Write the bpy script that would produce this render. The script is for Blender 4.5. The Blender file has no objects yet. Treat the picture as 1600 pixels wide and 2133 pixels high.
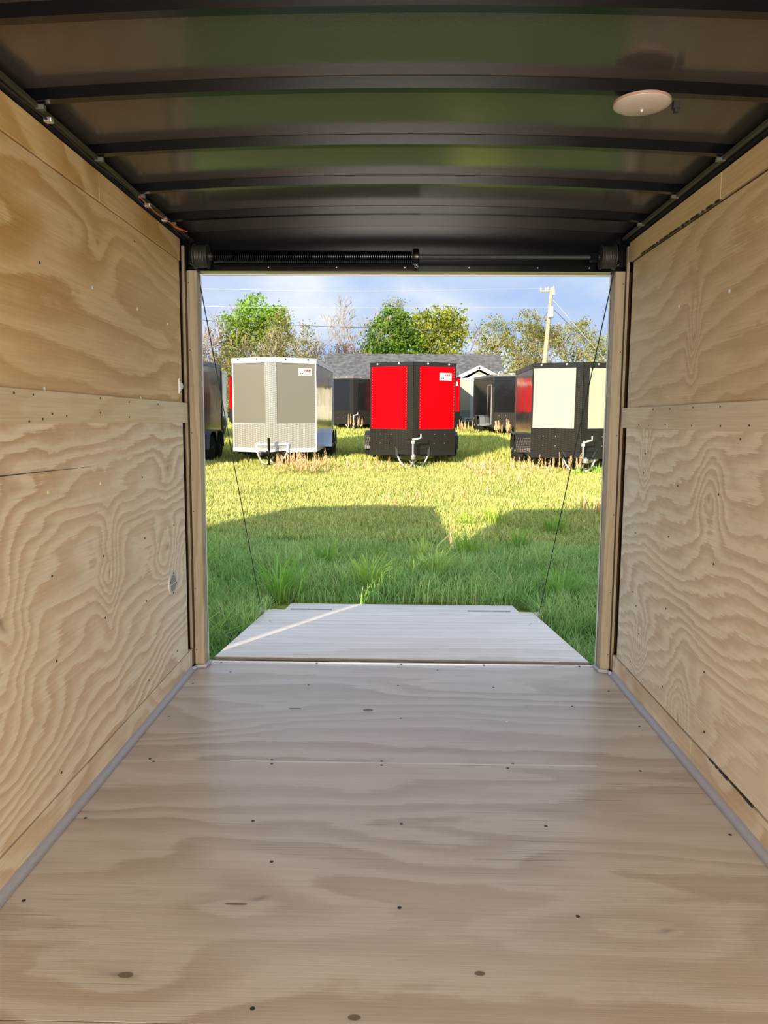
import bpy, math, random
import numpy as np
from mathutils import Vector, Matrix

C = bpy.context.scene.collection
SC = bpy.context.scene
PI = math.pi

# ------------------------------------------------------------------ camera
def make_camera():
    f, p, yw, r, h = 1606.7, .1171, .0188, .0063, 1.2207
    cy, sy = math.cos(yw), math.sin(yw)
    fw = Vector((-sy*math.cos(p), cy*math.cos(p), -math.sin(p)))
    rt = Vector((cy, sy, 0)); up = rt.cross(fw)
    R = rt*math.cos(r) + up*math.sin(r); U = -rt*math.sin(r) + up*math.cos(r)
    cd = bpy.data.cameras.new('camera'); co = bpy.data.objects.new('camera', cd); C.objects.link(co)
    M = Matrix((R, U, -fw)).transposed().to_4x4(); M.translation = (0, 0, h)
    co.matrix_world = M
    cd.sensor_fit = 'VERTICAL'; cd.sensor_height = 36.0
    cd.lens = f*36.0/2133.0; cd.clip_start = .02; cd.clip_end = 600
    SC.camera = co
make_camera()

# ------------------------------------------------------------------ sky, sun, added fill light, exposure
SKY_STRENGTH, SUN_STRENGTH, FILL_POWER = 1.12, 7.0, 200.0
def make_world():
    w = bpy.data.worlds.new('sky'); SC.world = w; w.use_nodes = True
    nt = w.node_tree; nt.nodes.clear(); N = nt.nodes.new; L = nt.links.new
    tc = N('ShaderNodeTexCoord'); mp = N('ShaderNodeMapping'); mp.inputs['Scale'].default_value = (1.0, 1.0, 2.6)
    L(tc.outputs['Generated'], mp.inputs['Vector'])
    n1 = N('ShaderNodeTexNoise'); n1.inputs['Scale'].default_value = 5.5; n1.inputs['Detail'].default_value = 5; n1.inputs['Roughness'].default_value = .5
    n1.inputs['Distortion'].default_value = .4
    L(mp.outputs[0], n1.inputs['Vector'])
    r1 = N('ShaderNodeValToRGB'); e = r1.color_ramp.elements
    e[0].position = .36; e[0].color = (.34, .49, .77, 1); e[1].position = .64; e[1].color = (.74, .80, .91, 1)
    m = e.new(.50); m.color = (.52, .62, .80, 1)
    L(n1.outputs['Fac'], r1.inputs['Fac'])
    n2 = N('ShaderNodeTexNoise'); n2.inputs['Scale'].default_value = 2.2; n2.inputs['Detail'].default_value = 3
    L(mp.outputs[0], n2.inputs['Vector'])
    r2 = N('ShaderNodeValToRGB'); e = r2.color_ramp.elements
    e[0].position = .42; e[0].color = (0, 0, 0, 1); e[1].position = .62; e[1].color = (1, 1, 1, 1)
    L(n2.outputs['Fac'], r2.inputs['Fac'])
    mx = N('ShaderNodeMixRGB'); mx.inputs['Color2'].default_value = (.50, .57, .75, 1)
    mu = N('ShaderNodeMath'); mu.operation = 'MULTIPLY'; mu.inputs[1].default_value = .6
    L(r2.outputs['Color'], mu.inputs[0]); L(mu.outputs[0], mx.inputs['Fac']); L(r1.outputs['Color'], mx.inputs['Color1'])
    bg = N('ShaderNodeBackground'); bg.inputs['Strength'].default_value = SKY_STRENGTH
    out = N('ShaderNodeOutputWorld'); L(mx.outputs[0], bg.inputs['Color']); L(bg.outputs[0], out.inputs['Surface'])
make_world()
def make_sun():
    d = bpy.data.lights.new('sun', 'SUN'); d.energy = SUN_STRENGTH; d.color = (1.0, .84, .60); d.angle = .009
    o = bpy.data.objects.new('sun', d); C.objects.link(o)
    az, el = math.radians(20.1), math.radians(15.2)
    o.rotation_euler = Vector((math.sin(az)*math.cos(el), math.cos(az)*math.cos(el), -math.sin(el))).to_track_quat('-Z', 'Y').to_euler()
make_sun()
def make_fill_light():
    # added fill lamp inside the closed front end, behind the camera, to brighten the interior
    d = bpy.data.lights.new('interior_fill_light', 'AREA'); d.shape = 'RECTANGLE'; d.size = 1.7; d.size_y = 1.6
    d.energy = FILL_POWER; d.color = (1.0, .93, .83)
    o = bpy.data.objects.new('interior_fill_light', d); C.objects.link(o)
    o.location = (.02, -3.0, .95); o.rotation_euler = (math.radians(90), 0, 0)
make_fill_light()
SC.view_settings.view_transform = 'Standard'; SC.view_settings.look = 'None'
SC.view_settings.gamma = 1.0; SC.view_settings.exposure = 0.14; SC.view_settings.use_curve_mapping = False

# ------------------------------------------------------------------ helpers
def tag(o, label=None, cat=None, group=None, kind=None):
    if label: o['label'] = label
    if cat: o['category'] = cat
    if group: o['group'] = group
    if kind: o['kind'] = kind
    return o
def thing(name, label, cat, loc=(0, 0, 0), rz=0, rx=0, group=None):
    o = bpy.data.objects.new(name, None); C.objects.link(o)
    o.location = loc; o.rotation_euler = (rx, 0, rz); o.empty_display_size = .1
    return tag(o, label, cat, group)

class MB:
    def __init__(s): s.v = []; s.f = []
    def add(s, vs, fs):
        k = len(s.v); s.v += [tuple(map(float, a)) for a in vs]; s.f += [tuple(k+i for i in q) for q in fs]; return s
    def hexa(s, P):   # 8 points: bottom 4 ccw, top 4 ccw
        return s.add(P, [(3, 2, 1, 0), (4, 5, 6, 7), (0, 1, 5, 4), (1, 2, 6, 5), (2, 3, 7, 6), (3, 0, 4, 7)])
    def box(s, x0, x1, y0, y1, z0, z1):
        return s.hexa([(x0, y0, z0), (x1, y0, z0), (x1, y1, z0), (x0, y1, z0), (x0, y0, z1), (x1, y0, z1), (x1, y1, z1), (x0, y1, z1)])
    def bar(s, a, b, w, h, up=(0, 0, 1)):
        a, b = Vector(a), Vector(b); d = (b-a).normalized(); u = Vector(up); r = d.cross(u).normalized(); u = r.cross(d)
        r *= w/2; u *= h/2
        return s.hexa([a-r-u, a+r-u, b+r-u, b-r-u, a-r+u, a+r+u, b+r+u, b-r+u])
    def prism(s, poly, axis, a0, a1):  # poly 2-D in the two other axes (in order), extruded along axis
        n = len(poly)
        def P(q, a):
            return {'x': (a, q[0], q[1]), 'y': (q[0], a, q[1]), 'z': (q[0], q[1], a)}[axis]
        vs = [P(q, a0) for q in poly] + [P(q, a1) for q in poly]
        return s.add(vs, [tuple(range(n-1, -1, -1)), tuple(range(n, 2*n))] + [(i, (i+1) % n, n+(i+1) % n, n+i) for i in range(n)])
    def tube(s, pts, rad, seg=8, caps=True):
        pts = [Vector(p) for p in pts]; n = len(pts); k = len(s.v)
        rads = rad if isinstance(rad, (list, tuple)) else [rad]*n
        u = None
        for i, p in enumerate(pts):
            d = (pts[min(i+1, n-1)] - pts[max(i-1, 0)]).normalized()
            if u is None:
                u = d.orthogonal().normalized()
            else:
                u = u - d*u.dot(d)
                u = u.normalized() if u.length > 1e-6 else d.orthogonal().normalized()
            w = d.cross(u)
            for j in range(seg):
                a = 2*PI*j/seg; q = p + (u*math.cos(a) + w*math.sin(a))*rads[i]; s.v.append(tuple(q))
        for i in range(n-1):
            for j in range(seg):
                s.f.append((k+i*seg+j, k+i*seg+(j+1) % seg, k+(i+1)*seg+(j+1) % seg, k+(i+1)*seg+j))
        if caps:
            s.f.append(tuple(k+j for j in range(seg-1, -1, -1))); s.f.append(tuple(k+(n-1)*seg+j for j in range(seg)))
        return s
    def lathe(s, prof, c, axis='z', seg=24):   # prof: (r, a) pairs along axis
        k = len(s.v); n = len(prof)
        for r, a in prof:
            for j in range(seg):
                t = 2*PI*j/seg; x, y = r*math.cos(t), r*math.sin(t)
                s.v.append({'z': (c[0]+x, c[1]+y, c[2]+a), 'x': (c[0]+a, c[1]+x, c[2]+y), 'y': (c[0]+x, c[1]+a, c[2]+y)}[axis])
        for i in range(n-1):
            for j in range(seg):
                s.f.append((k+i*seg+j, k+i*seg+(j+1) % seg, k+(i+1)*seg+(j+1) % seg, k+(i+1)*seg+j))
        s.f.append(tuple(k+j for j in range(seg-1, -1, -1))); s.f.append(tuple(k+(n-1)*seg+j for j in range(seg)))
        return s
    def disc(s, c, n, r, t=.001, seg=8):
        c, n = Vector(c), Vector(n).normalized()
        return s.tube([c - n*.0005, c + n*t], r, seg)
    def mesh(s, name):
        me = bpy.data.meshes.new(name); me.from_pydata(s.v, [], s.f); me.update(); return me
    def build(s, name, mat, parent=None, smooth=False, bevel=0, kind=None, label=None):
        me = s.mesh(name); me.materials.append(mat)
        if smooth: me.polygons.foreach_set('use_smooth', [True]*len(me.polygons))
        o = bpy.data.objects.new(name, me); C.objects.link(o)
        if parent: o.parent = parent
        if bevel:
            m = o.modifiers.new('bevel', 'BEVEL'); m.width = bevel; m.segments = 2; m.limit_method = 'ANGLE'
        if smooth: 
            m = o.modifiers.new('split', 'EDGE_SPLIT'); m.split_angle = math.radians(40)
        if kind: o['kind'] = kind
        if label: o['label'] = label
        return o

# ------------------------------------------------------------------ materials
MATS = {}
def mat(name, col, rough=.6, metal=0, spec=.5, noise=None, bump=None, emit=None):
    """plain principled; noise = (scale, amount) varies the colour, bump = (scale, strength, distance)"""
    if name in MATS: return MATS[name]
    m = bpy.data.materials.new(name); m.use_nodes = True; nt = m.node_tree; b = nt.nodes['Principled BSDF']
    b.inputs['Base Color'].default_value = (*col, 1); b.inputs['Roughness'].default_value = rough
    b.inputs['Metallic'].default_value = metal; b.inputs['Specular IOR Level'].default_value = spec
    N = nt.nodes.new; L = nt.links.new
    tc = N('ShaderNodeTexCoord')
    if noise:
        n = N('ShaderNodeTexNoise'); n.inputs['Scale'].default_value = noise[0]; n.inputs['Detail'].default_value = 4
        L(tc.outputs['Object'], n.inputs['Vector'])
        r = N('ShaderNodeValToRGB'); e = r.color_ramp.elements
        e[0].position = .3; e[1].position = .7
        e[0].color = (*[c*(1-noise[1]) for c in col], 1); e[1].color = (*[min(1, c*(1+noise[1])) for c in col], 1)
        L(n.outputs['Fac'], r.inputs['Fac']); L(r.outputs['Color'], b.inputs['Base Color'])
    if bump:
        n = N('ShaderNodeTexNoise'); n.inputs['Scale'].default_value = bump[0]; n.inputs['Detail'].default_value = 3
        L(tc.outputs['Object'], n.inputs['Vector'])
        k = N('ShaderNodeBump'); k.inputs['Strength'].default_value = bump[1]; k.inputs['Distance'].default_value = bump[2]
        L(n.outputs['Fac'], k.inputs['Height']); L(k.outputs[0], b.inputs['Normal'])
    if emit:
        b.inputs['Emission Color'].default_value = (*col, 1); b.inputs['Emission Strength'].default_value = emit
    MATS[name] = m
    return m

def math_node(nt, op, a, b=None, c=None):
    n = nt.nodes.new('ShaderNodeMath'); n.operation = op
    for i, x in enumerate((a, b, c)):
        if x is None: continue
        if isinstance(x, (int, float)): n.inputs[i].default_value = x
        else: nt.links.new(x, n.inputs[i])
    return n.outputs[0]

def plywood(name, grain, cross, seed, light=(.76, .66, .51), dark=(.53, .365, .21), bands=5.0, amp=1.0, slope=0.0,
            rough=.62, spec=.35, contrast=1.0, knots=(), streak=.17, stretch=.55, crossf=1.7, tone=.10, cg=.9, checks=0):
    """rotary-cut pine: contour bands of a smooth height field, jagged by fibre noise, with rings round knots"""
    m = bpy.data.materials.new(name); m.use_nodes = True; nt = m.node_tree; b = nt.nodes['Principled BSDF']
    N = nt.nodes.new; L = nt.links.new
    tc = N('ShaderNodeTexCoord'); sp = N('ShaderNodeSeparateXYZ'); L(tc.outputs['Object'], sp.inputs[0])
    g = sp.outputs['XYZ'.index(grain)]; c = sp.outputs['XYZ'.index(cross)]
    M = lambda op, *a: math_node(nt, op, *a)
    def vec(a, bb, z):
        v = N('ShaderNodeCombineXYZ'); L(a, v.inputs[0]); L(bb, v.inputs[1]); v.inputs[2].default_value = z; return v.outputs[0]
    def noise(gs, cs, z, det, rgh=.5, dist=0):
        n = N('ShaderNodeTexNoise'); n.inputs['Scale'].default_value = 1; n.inputs['Detail'].default_value = det
        n.inputs['Roughness'].default_value = rgh; n.inputs['Distortion'].default_value = dist
        L(vec(M('MULTIPLY', g, gs), M('MULTIPLY', c, cs), z), n.inputs['Vector']); return n.outputs['Fac']
    H = noise(stretch, crossf, seed*7.31, 2.0, .45, .8)
    H2 = noise(stretch*3.2, crossf*2.6, seed*3.7+11, 2.0, .5)
    field = M('ADD', M('MULTIPLY', H, amp), M('MULTIPLY', H2, .16*amp))
    field = M('ADD', field, M('ADD', M('MULTIPLY', c, cg), M('MULTIPLY', g, slope)))
    dk = None
    for (kg, kc, sg, sc_, A) in knots:
        dg = M('ADD', M('DIVIDE', M('SUBTRACT', g, kg), sg), M('MULTIPLY', M('SUBTRACT', H2, .5), 2.2)); dc = M('ADD', M('DIVIDE', M('SUBTRACT', c, kc), sc_), M('MULTIPLY', M('SUBTRACT', H, .5), 1.6))
        d2 = M('ADD', M('MULTIPLY', dg, dg), M('MULTIPLY', dc, dc))
        field = M('ADD', field, M('MULTIPLY', M('POWER', 2.718, M('MULTIPLY', d2, -1.0)), A))
        sp_ = M('POWER', 2.718, M('MULTIPLY', d2, -120.0)); dk = sp_ if dk is None else M('ADD', dk, sp_)
    field = M('ADD', field, M('ADD', M('MULTIPLY', M('SUBTRACT', noise(5.0, 13.0, seed*6.1+2, 3.0, .55), .5), .075), M('MULTIPLY', M('SUBTRACT', noise(22.0, 40.0, seed*8.1+4, 1.0, .5), .5), .022)))
    fib = noise(5.0, 190.0, seed*1.9, 2.0, .6)
    fib2 = noise(1.6, 70.0, seed*2.3+5, 2.0, .6)
    fj = M('MULTIPLY', M('SUBTRACT', fib, .5), .028)
    fr = M('FRACT', M('MULTIPLY', M('ADD', field, fj), bands))
    rp = N('ShaderNodeValToRGB'); e = rp.color_ramp.elements
    e[0].position = 0; e[0].color = (0, 0, 0, 1); e[1].position = .98; e[1].color = (.05, .05, .05, 1)
    for p_, v_ in ((.26, .05), (.46, .50), (.60, .72), (.84, 1.0), (.91, .7)):
        q = e.new(p_); q.color = (v_, v_, v_, 1)
    L(fr, rp.inputs['Fac'])
    area = noise(stretch*.9, crossf*.8, seed*5.1+3, 1.0)      # where the figure is strong or faint
    ar = N('ShaderNodeMapRange'); ar.inputs[1].default_value = .35; ar.inputs[2].default_value = .6; ar.inputs[3].default_value = .45; ar.inputs[4].default_value = 1.0
    L(area, ar.inputs[0])
    fac = M('MULTIPLY', M('MULTIPLY', rp.outputs['Color'], ar.outputs[0]), contrast)
    mx = N('ShaderNodeMixRGB'); L(fac, mx.inputs['Fac']); mx.inputs['Color1'].default_value = (*light, 1); mx.inputs['Color2'].default_value = (*dark, 1)
    # slow tone change and fine fibre streaks
    t = noise(.8, 1.4, seed+21, 2.0)
    st = M('ADD', M('MULTIPLY', M('SUBTRACT', fib, .5), 2*streak), M('MULTIPLY', M('SUBTRACT', fib2, .5), 1.6*streak))
    val = M('ADD', M('ADD', 1.0, st), M('MULTIPLY', M('SUBTRACT', t, .5), 2*tone))
    if checks:
        cn = noise(3.2, 150.0, seed*4.4+9, 1.0); cm = N('ShaderNodeMapRange'); cm.inputs[1].default_value = .66; cm.inputs[2].default_value = .72; L(cn, cm.inputs[0])
        zone = N('ShaderNodeMapRange'); zone.inputs[1].default_value = .5; zone.inputs[2].default_value = .62; L(noise(1.1, 2.2, seed*2.2+40, 2.0), zone.inputs[0])
        val = M('MULTIPLY', val, M('SUBTRACT', 1.0, M('MULTIPLY', M('MULTIPLY', cm.outputs[0], zone.outputs[0]), checks)))
    if dk is not None: val = M('MULTIPLY', val, M('SUBTRACT', 1.0, M('MULTIPLY', M('MINIMUM', dk, 1.0), .45)))
    hs = N('ShaderNodeHueSaturation'); L(val, hs.inputs['Value']); L(mx.outputs[0], hs.inputs['Color'])
    L(M('ADD', .80, M('MULTIPLY', noise(.6, 1.0, seed+55, 1.0), .4)), hs.inputs['Saturation'])
    L(hs.outputs[0], b.inputs['Base Color'])
    b.inputs['Roughness'].default_value = rough; b.inputs['Specular IOR Level'].default_value = spec
    k = N('ShaderNodeBump'); k.inputs['Strength'].default_value = .25; k.inputs['Distance'].default_value = .0015
    L(M('ADD', fib, M('MULTIPLY', fac, -.4)), k.inputs['Height']); L(k.outputs[0], b.inputs['Normal'])
    return m

def diamond_plate(name, col, metal, rough, k=42.0):
    m = bpy.data.materials.new(name); m.use_nodes = True; nt = m.node_tree; b = nt.nodes['Principled BSDF']
    N = nt.nodes.new; L = nt.links.new; M = lambda op, *a: math_node(nt, op, *a)
    tc = N('ShaderNodeTexCoord'); sp = N('ShaderNodeSeparateXYZ'); L(tc.outputs['Object'], sp.inputs[0])
    u = M('ADD', sp.outputs[0], M('MULTIPLY', sp.outputs[1], .6)); v = M('ADD', sp.outputs[2], M('MULTIPLY', sp.outputs[1], .4))
    su = M('SINE', M('MULTIPLY', u, k*1.6)); sv = M('SINE', M('MULTIPLY', v, k*1.6))
    hgt = M('POWER', M('ABSOLUTE', M('MULTIPLY', su, sv)), 2.0)
    mx = N('ShaderNodeMixRGB'); L(hgt, mx.inputs['Fac'])
    mx.inputs['Color1'].default_value = (*[c*.72 for c in col], 1); mx.inputs['Color2'].default_value = (*[min(1, c*1.25) for c in col], 1)
    L(mx.outputs[0], b.inputs['Base Color'])
    b.inputs['Metallic'].default_value = metal; b.inputs['Roughness'].default_value = rough
    bp = N('ShaderNodeBump'); bp.inputs['Strength'].default_value = .6; bp.inputs['Distance'].default_value = .004
    L(hgt, bp.inputs['Height']); L(bp.outputs[0], b.inputs['Normal'])
    return m

def vcol_mat(name, trans=.35, rough=.6):
    m = bpy.data.materials.new(name); m.use_nodes = True; nt = m.node_tree; nt.nodes.clear(); N = nt.nodes.new; L = nt.links.new
    a = N('ShaderNodeVertexColor'); a.layer_name = 'Col'
    d = N('ShaderNodeBsdfDiffuse'); t = N('ShaderNodeBsdfTranslucent'); mx = N('ShaderNodeMixShader'); mx.inputs[0].default_value = trans
    L(a.outputs[0], d.inputs[0]); L(a.outputs[0], t.inputs[0]); L(d.outputs[0], mx.inputs[1]); L(t.outputs[0], mx.inputs[2])
    o = N('ShaderNodeOutputMaterial'); L(mx.outputs[0], o.inputs[0])
    return m

black_steel = mat('black_painted_steel', (.0025, .0025, .003), .20, 0, .4, bump=(60, .06, .001))
black_flat = mat('black_flat', (.004, .004, .005), .7, 0, .2)
rubber = mat('rubber', (.015, .015, .015), .75)
alu = mat('aluminium', (.78, .79, .82), .32, .85)
white_alu = mat('white_trim', (.82, .82, .80), .4, .1)
zinc = mat('zinc', (.62, .62, .60), .35, .8)
steel_grey = mat('grey_steel', (.35, .36, .38), .4, .6)
vinyl = mat('grey_cove_vinyl', (.43, .43, .48), .45, 0, .4)
ceil_mat = mat('dark_ceiling_liner', (.062, .054, .048), .17, 0, .8, bump=(90, .12, .002))
brown_gap = mat('dark_brown_stud', (.12, .048, .016), .8, noise=(6, .3))
screw_dark = mat('screw_dark', (.03, .022, .016), .5)
screw_bright = mat('screw_bright', (.85, .83, .75), .3, .5)

# ------------------------------------------------------------------ terrain
def gz(y):
    y = np.asarray(y, float)
    z = -.27 + .028*np.clip(y-6, 0, 14) + .042*np.clip(y-20, 0, 22) + .02*np.clip(y-42, 0, 80)
    return z - .03*np.clip((5.5-y)/2, 0, 1)
def gza(x, y): return gz(y) + .02*np.sin(x*.7+.4*y) + .015*np.sin(1.3*y-.5*x)
GZ = lambda x, y: float(gza(x, y))

# ================================================================== our trailer: the setting
XL, XR, YW, YE = -1.01, 1.05, 3.605, 3.80
YF = -3.2
ZT = 2.06       # roof bow underside at the walls
def arch(x): return ZT + .032*(1 - ((x-.02)/1.03)**2)

P_LOW_L = plywood('ply_left_lower', 'Y', 'Z', 1.3, light=(.86, .77, .62), dark=(.58, .395, .225), contrast=1.2, bands=13, amp=1.0, slope=-.16, stretch=.5, crossf=1.5, cg=.95,
    knots=[(3.32, .63, .15, .13, .30), (2.65, .66, .08, .22, .22), (1.9, .65, .12, .25, .25), (3.36, 1.0, .16, .09, .14)])
P_UP_L = plywood('ply_left_upper', 'Y', 'Z', 2.7, light=(.76, .58, .34), dark=(.54, .335, .135), bands=6.5, amp=1.15, slope=.10, stretch=.55, crossf=1.6, cg=.8,
    knots=[(2.62, 1.80, .14, .10, .2)])
P_TOP_L = plywood('ply_left_top', 'Y', 'Z', 4.4, light=(.74, .56, .31), dark=(.54, .34, .13), bands=2.6, amp=1.2, stretch=1.6, crossf=2.0, slope=.5)
P_LOW_R = plywood('ply_right_lower', 'Y', 'Z', 6.2, light=(.82, .74, .61), dark=(.59, .455, .33), contrast=.78, bands=16, amp=.9, slope=.22, stretch=.5, crossf=1.4, cg=.95,
    knots=[(3.31, 1.07, .05, .12, .20), (3.29, .26, .07, .12, .26), (2.61, .98, .10, .14, -.22), (2.80, .15, .08, .2, -.2)])
P_UP_R = plywood('ply_right_upper', 'Y', 'Z', 8.9, light=(.68, .55, .37), dark=(.52, .385, .23), bands=11, amp=1.05, slope=.18, contrast=.8, cg=.9,
    knots=[(2.83, 1.55, .05, .16, .25)])
P_TOP_R = plywood('ply_right_top', 'Y', 'Z', 9.9, light=(.66, .51, .29), dark=(.56, .40, .20), bands=3, amp=.9, contrast=.6)
P_BAND_L = plywood('ply_left_band', 'Y', 'Z', 12.1, light=(.76, .66, .46), dark=(.62, .48, .29), bands=5.0, amp=1.0, contrast=.6)
P_BAND_R = plywood('ply_right_band', 'Y', 'Z', 13.7, light=(.73, .63, .48), dark=(.57, .44, .29), bands=5.5, amp=1.1, contrast=.8)
P_BOT_L = plywood('ply_left_bottom', 'Y', 'Z', 15.3, light=(.80, .69, .52), dark=(.60, .43, .25), bands=5.0, amp=1.2, stretch=1.2)
P_BOT_R = plywood('ply_right_bottom', 'Y', 'Z', 17.1, light=(.78, .68, .52), dark=(.61, .46, .30), bands=5.0, amp=1.2, stretch=1.2)
FL = dict(light=(.64, .595, .53), dark=(.455, .38, .30), rough=.33, spec=.65, checks=.4, streak=.14, contrast=.9, crossf=2.4)
P_FLOOR_A = plywood('ply_floor_near', 'X', 'Y', 21.0, bands=5.5, amp=1.0, stretch=.6, knots=[(-.595, 1.564, .25, .12, .25), (-.40, 1.82, .28, .10, .28), (.7, 1.75, .3, .09, .2)], **FL)
P_FLOOR_B = plywood('ply_floor_rear', 'X', 'Y', 23.4, bands=7, amp=.8, stretch=.45, **FL)
P_RAMP = plywood('ply_ramp', 'X', 'Y', 31.0, light=(.98, .91, .80), dark=(.80, .70, .58), bands=9.0, amp=.6, stretch=.30, crossf=2.4, contrast=.85, streak=.2)
P_POST = plywood('ply_post', 'Z', 'X', 33.0, light=(.44, .375, .27), dark=(.35, .275, .18), bands=9, amp=.7, stretch=.5, crossf=5, cg=2.5)

def wall(side):
    L_ = side == 'left'; s = -1 if L_ else 1; x0 = XL if L_ else XR
    m = MB(); m.box(min(x0+s*.03, x0+s*.06), max(x0+s*.03, x0+s*.06), YF, YE-.02, -.16, 2.16)
    w = m.build('wall_'+side, mat('outer_skin', (.03, .03, .03), .4)); tag(w, side+' wall of the trailer, clad in raw pine plywood', 'wall', kind='structure')
    def slab(name, y0, y1, z0, z1, proud, material):
        xa, xb = x0 - s*proud, x0 + s*.014
        return MB().box(min(xa, xb), max(xa, xb), y0, y1, z0, z1).build(name, material, w, bevel=.0012)
    g = .0024
    slab('plywood_panel', YF, YW, .105+g, 1.24, 0, P_LOW_L if L_ else P_LOW_R)
    slab('plywood_panel', YF, YW, 1.243, 1.943-g, 0, P_UP_L if L_ else P_UP_R)
    slab('batten', YF, 3.665, 1.208 if L_ else 1.196, 1.301 if L_ else 1.288, .008, P_BAND_L if L_ else P_BAND_R)
    # stud faces behind the gaps
    MB().box(min(x0+s*.03, x0+s*.0145), max(x0+s*.03, x0+s*.0145), YF, YW-.01, .01, 2.03).build('wall_stud', brown_gap, w)
    bt = P_BOT_L if L_ else P_BOT_R; tp = P_TOP_L if L_ else P_TOP_R
    if L_:
        slab('bottom_strip', YF, 3.665, .004, .105-g, .002, bt)
        for y0, y1 in ((YF, 2.659), (2.663, 3.138), (3.140, 3.62)): slab('top_strip', y0, y1, 1.943+g, 2.040, .003, tp)
    else:
        slab('bottom_strip', YF, 2.648, .004, .103-g, .002, bt); slab('bottom_strip', 2.652, 3.665, .004, .103-g, .002, bt)
        for y0, y1 in ((YF, 2.650), (2.655, 3.665)): slab('top_strip', y0, y1, 1.951+g, 2.038, .003, tp)
    return w
wl_ = wall('left'); wr_ = wall('right')

def screws(parent, pts, material, axis, val, n, r=.0045, name='screw_heads', proud=.0015):
    m = MB()
    for a, b_ in pts:
        c = {'x': (val, a, b_), 'z': (a, b_, val)}[axis]; m.disc(c, n, r, proud, 8)
    return m.build(name, material, parent, kind='stuff')
screws(wl_, [(2.578, 1.65), (3.016, 1.643), (3.405, 1.634), (2.2, 1.307), (3.023, 1.305), (2.586, 1.006), (2.194, 1.011)], screw_bright, 'x', XL, (1, 0, 0), .006)
screws(wl_, [(2.205, 1.655), (3.006, 1.892), (3.012, .996), (3.019, .752), (2.588, .756), (2.195, .766), (2.584, .54), (3.019, .497), (2.201, .508), (3.42, .75), (3.019, .168), (3.422, .168), (2.2, .162), (2.018, 1.221)], screw_dark, 'x', XL, (1, 0, 0), .0042)
screws(wl_, [(2.007, 1.288), (2.113, 1.287), (2.225, 1.236), (2.083, 1.214), (2.163, 1.221), (2.322, 1.231), (2.592, 1.292), (2.869, 1.286), (3.213, 1.285), (2.864, 1.23), (2.587, 1.243)], screw_dark, 'x', XL+.008, (1, 0, 0), .0035)
screws(wr_, [(2.546, 1.64), (2.994, 1.657)], screw_bright, 'x', XR, (-1, 0, 0), .006)
screws(wr_, [(3.311, 1.091), (3.325, 1.008), (2.984, .782), (3.4, .737), (3.397, .472), (2.976, .499), (3.347, .42), (3.29, .31), (3.393, .153), (2.97, .186), (2.548, .174), (2.576, .376), (2.402, 1.173), (2.541, .989), (2.548, .756), (2.914, .986)], screw_dark, 'x', XR, (-1, 0, 0), .0042)
screws(wr_, [(3.214, 1.275), (3.015, 1.274), (2.781, 1.276), (2.547, 1.275), (3.395, 1.212), (3.264, 1.209), (3.06, 1.215), (2.785, 1.212), (2.537, 1.212), (2.33, 1.215)], screw_dark, 'x', XR-.008, (-1, 0, 0), .0035)
# a hairline split in the left lower sheet, ragged dark gaps on the right seams
m = MB(); m.tube([(XL+.0002, 1.3, 1.085), (XL+.0002, 1.932, 1.076), (XL+.0002, 2.06, 1.0745), (XL+.0002, 2.231, 1.0715), (XL+.0002, 2.35, 1.0695), (XL+.0002, 2.514, 1.067)], [.0018, .0018, .0016, .0012, .0009, .0004], 5)
m.build('wood_split', screw_dark, wl_)
random.seed(5); m = MB()
y = 2.66
while y < 3.47:
    l = random.uniform(.012, .05)*(1 if y < 3.2 else .7); m.box(XR-.0045, XR+.001, y, y+l, 1.9505-random.uniform(.001, .0035), 1.9545); y += l + random.uniform(.006, .03)
y = 2.17
while y < 2.47:
    l = random.uniform(.01, .04); m.box(XR-.0035, XR+.001, y, y+l, .1015-random.uniform(0, .004), .1055); y += l + random.uniform(.004, .02)
m.build('torn_edge', screw_dark, wr_, kind='stuff')

# floor
fl = MB().box(XL-.03, XR+.03, YF, YE-.006, -.16, -.016).build('floor', black_flat); tag(fl, 'plywood floor of the empty trailer', 'floor', kind='structure')
MB().box(XL, XR, YF, 1.428, -.0155, 0).build('plywood_sheet', P_FLOOR_A, fl)
MB().box(XL, XR, 1.431, 2.649, -.0155, 0).build('plywood_sheet', P_FLOOR_A, fl)
MB().box(XL, XR, 2.653, YE-.008, -.0155, 0).build('plywood_sheet', P_FLOOR_B, fl)
MB().box(-.60, .717, 2.6475, 2.6555, -.004, .0004).build('seam_sealant', mat('sealant', (.70, .70, .72), .3), fl)
screws(fl, [(-.957, 2.233), (-.438, 2.232), (.017, 2.229), (.457, 2.229), (.999, 2.196), (-.948, 1.821), (.011, 1.819), (.455, 1.798), (-.893, 2.657), (-.873, 2.635), (-.451, 2.663), (-.446, 2.63), (-.053, 2.664), (-.052, 2.631), (.419, 2.661), (.396, 2.623), (.862, 2.615), (-.951, 3.461), (-.944, 3.06), (-.411, 3.461), (.005, 3.47), (.447, 3.461), (.969, 3.429), (.017, 3.073), (.983, 3.021), (.76, 3.236), (-.345, 2.014), (-.296, 1.474), (-.813, 3.633), (.2, 3.70)], screw_dark, 'z', 0, (0, 0, 1), .0055, proud=.0006)
screws(fl, [(.452, 3.053)], screw_bright, 'z', 0, (0, 0, 1), .005, proud=.0006)
m = MB()
for x, y, a, b_ in ((-.595, 1.564, .017, .009), (-.122, 3.159, .022, .014), (-.434, 3.165, .028, .006), (-.404, 1.822, .03, .004), (.19, 1.59, .012, .007), (-.082, 1.455, .014, .008)):
    m.add([(x+a*math.cos(t*PI/6), y+b_*math.sin(t*PI/6), .0007) for t in range(12)], [tuple(range(12))])
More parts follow.
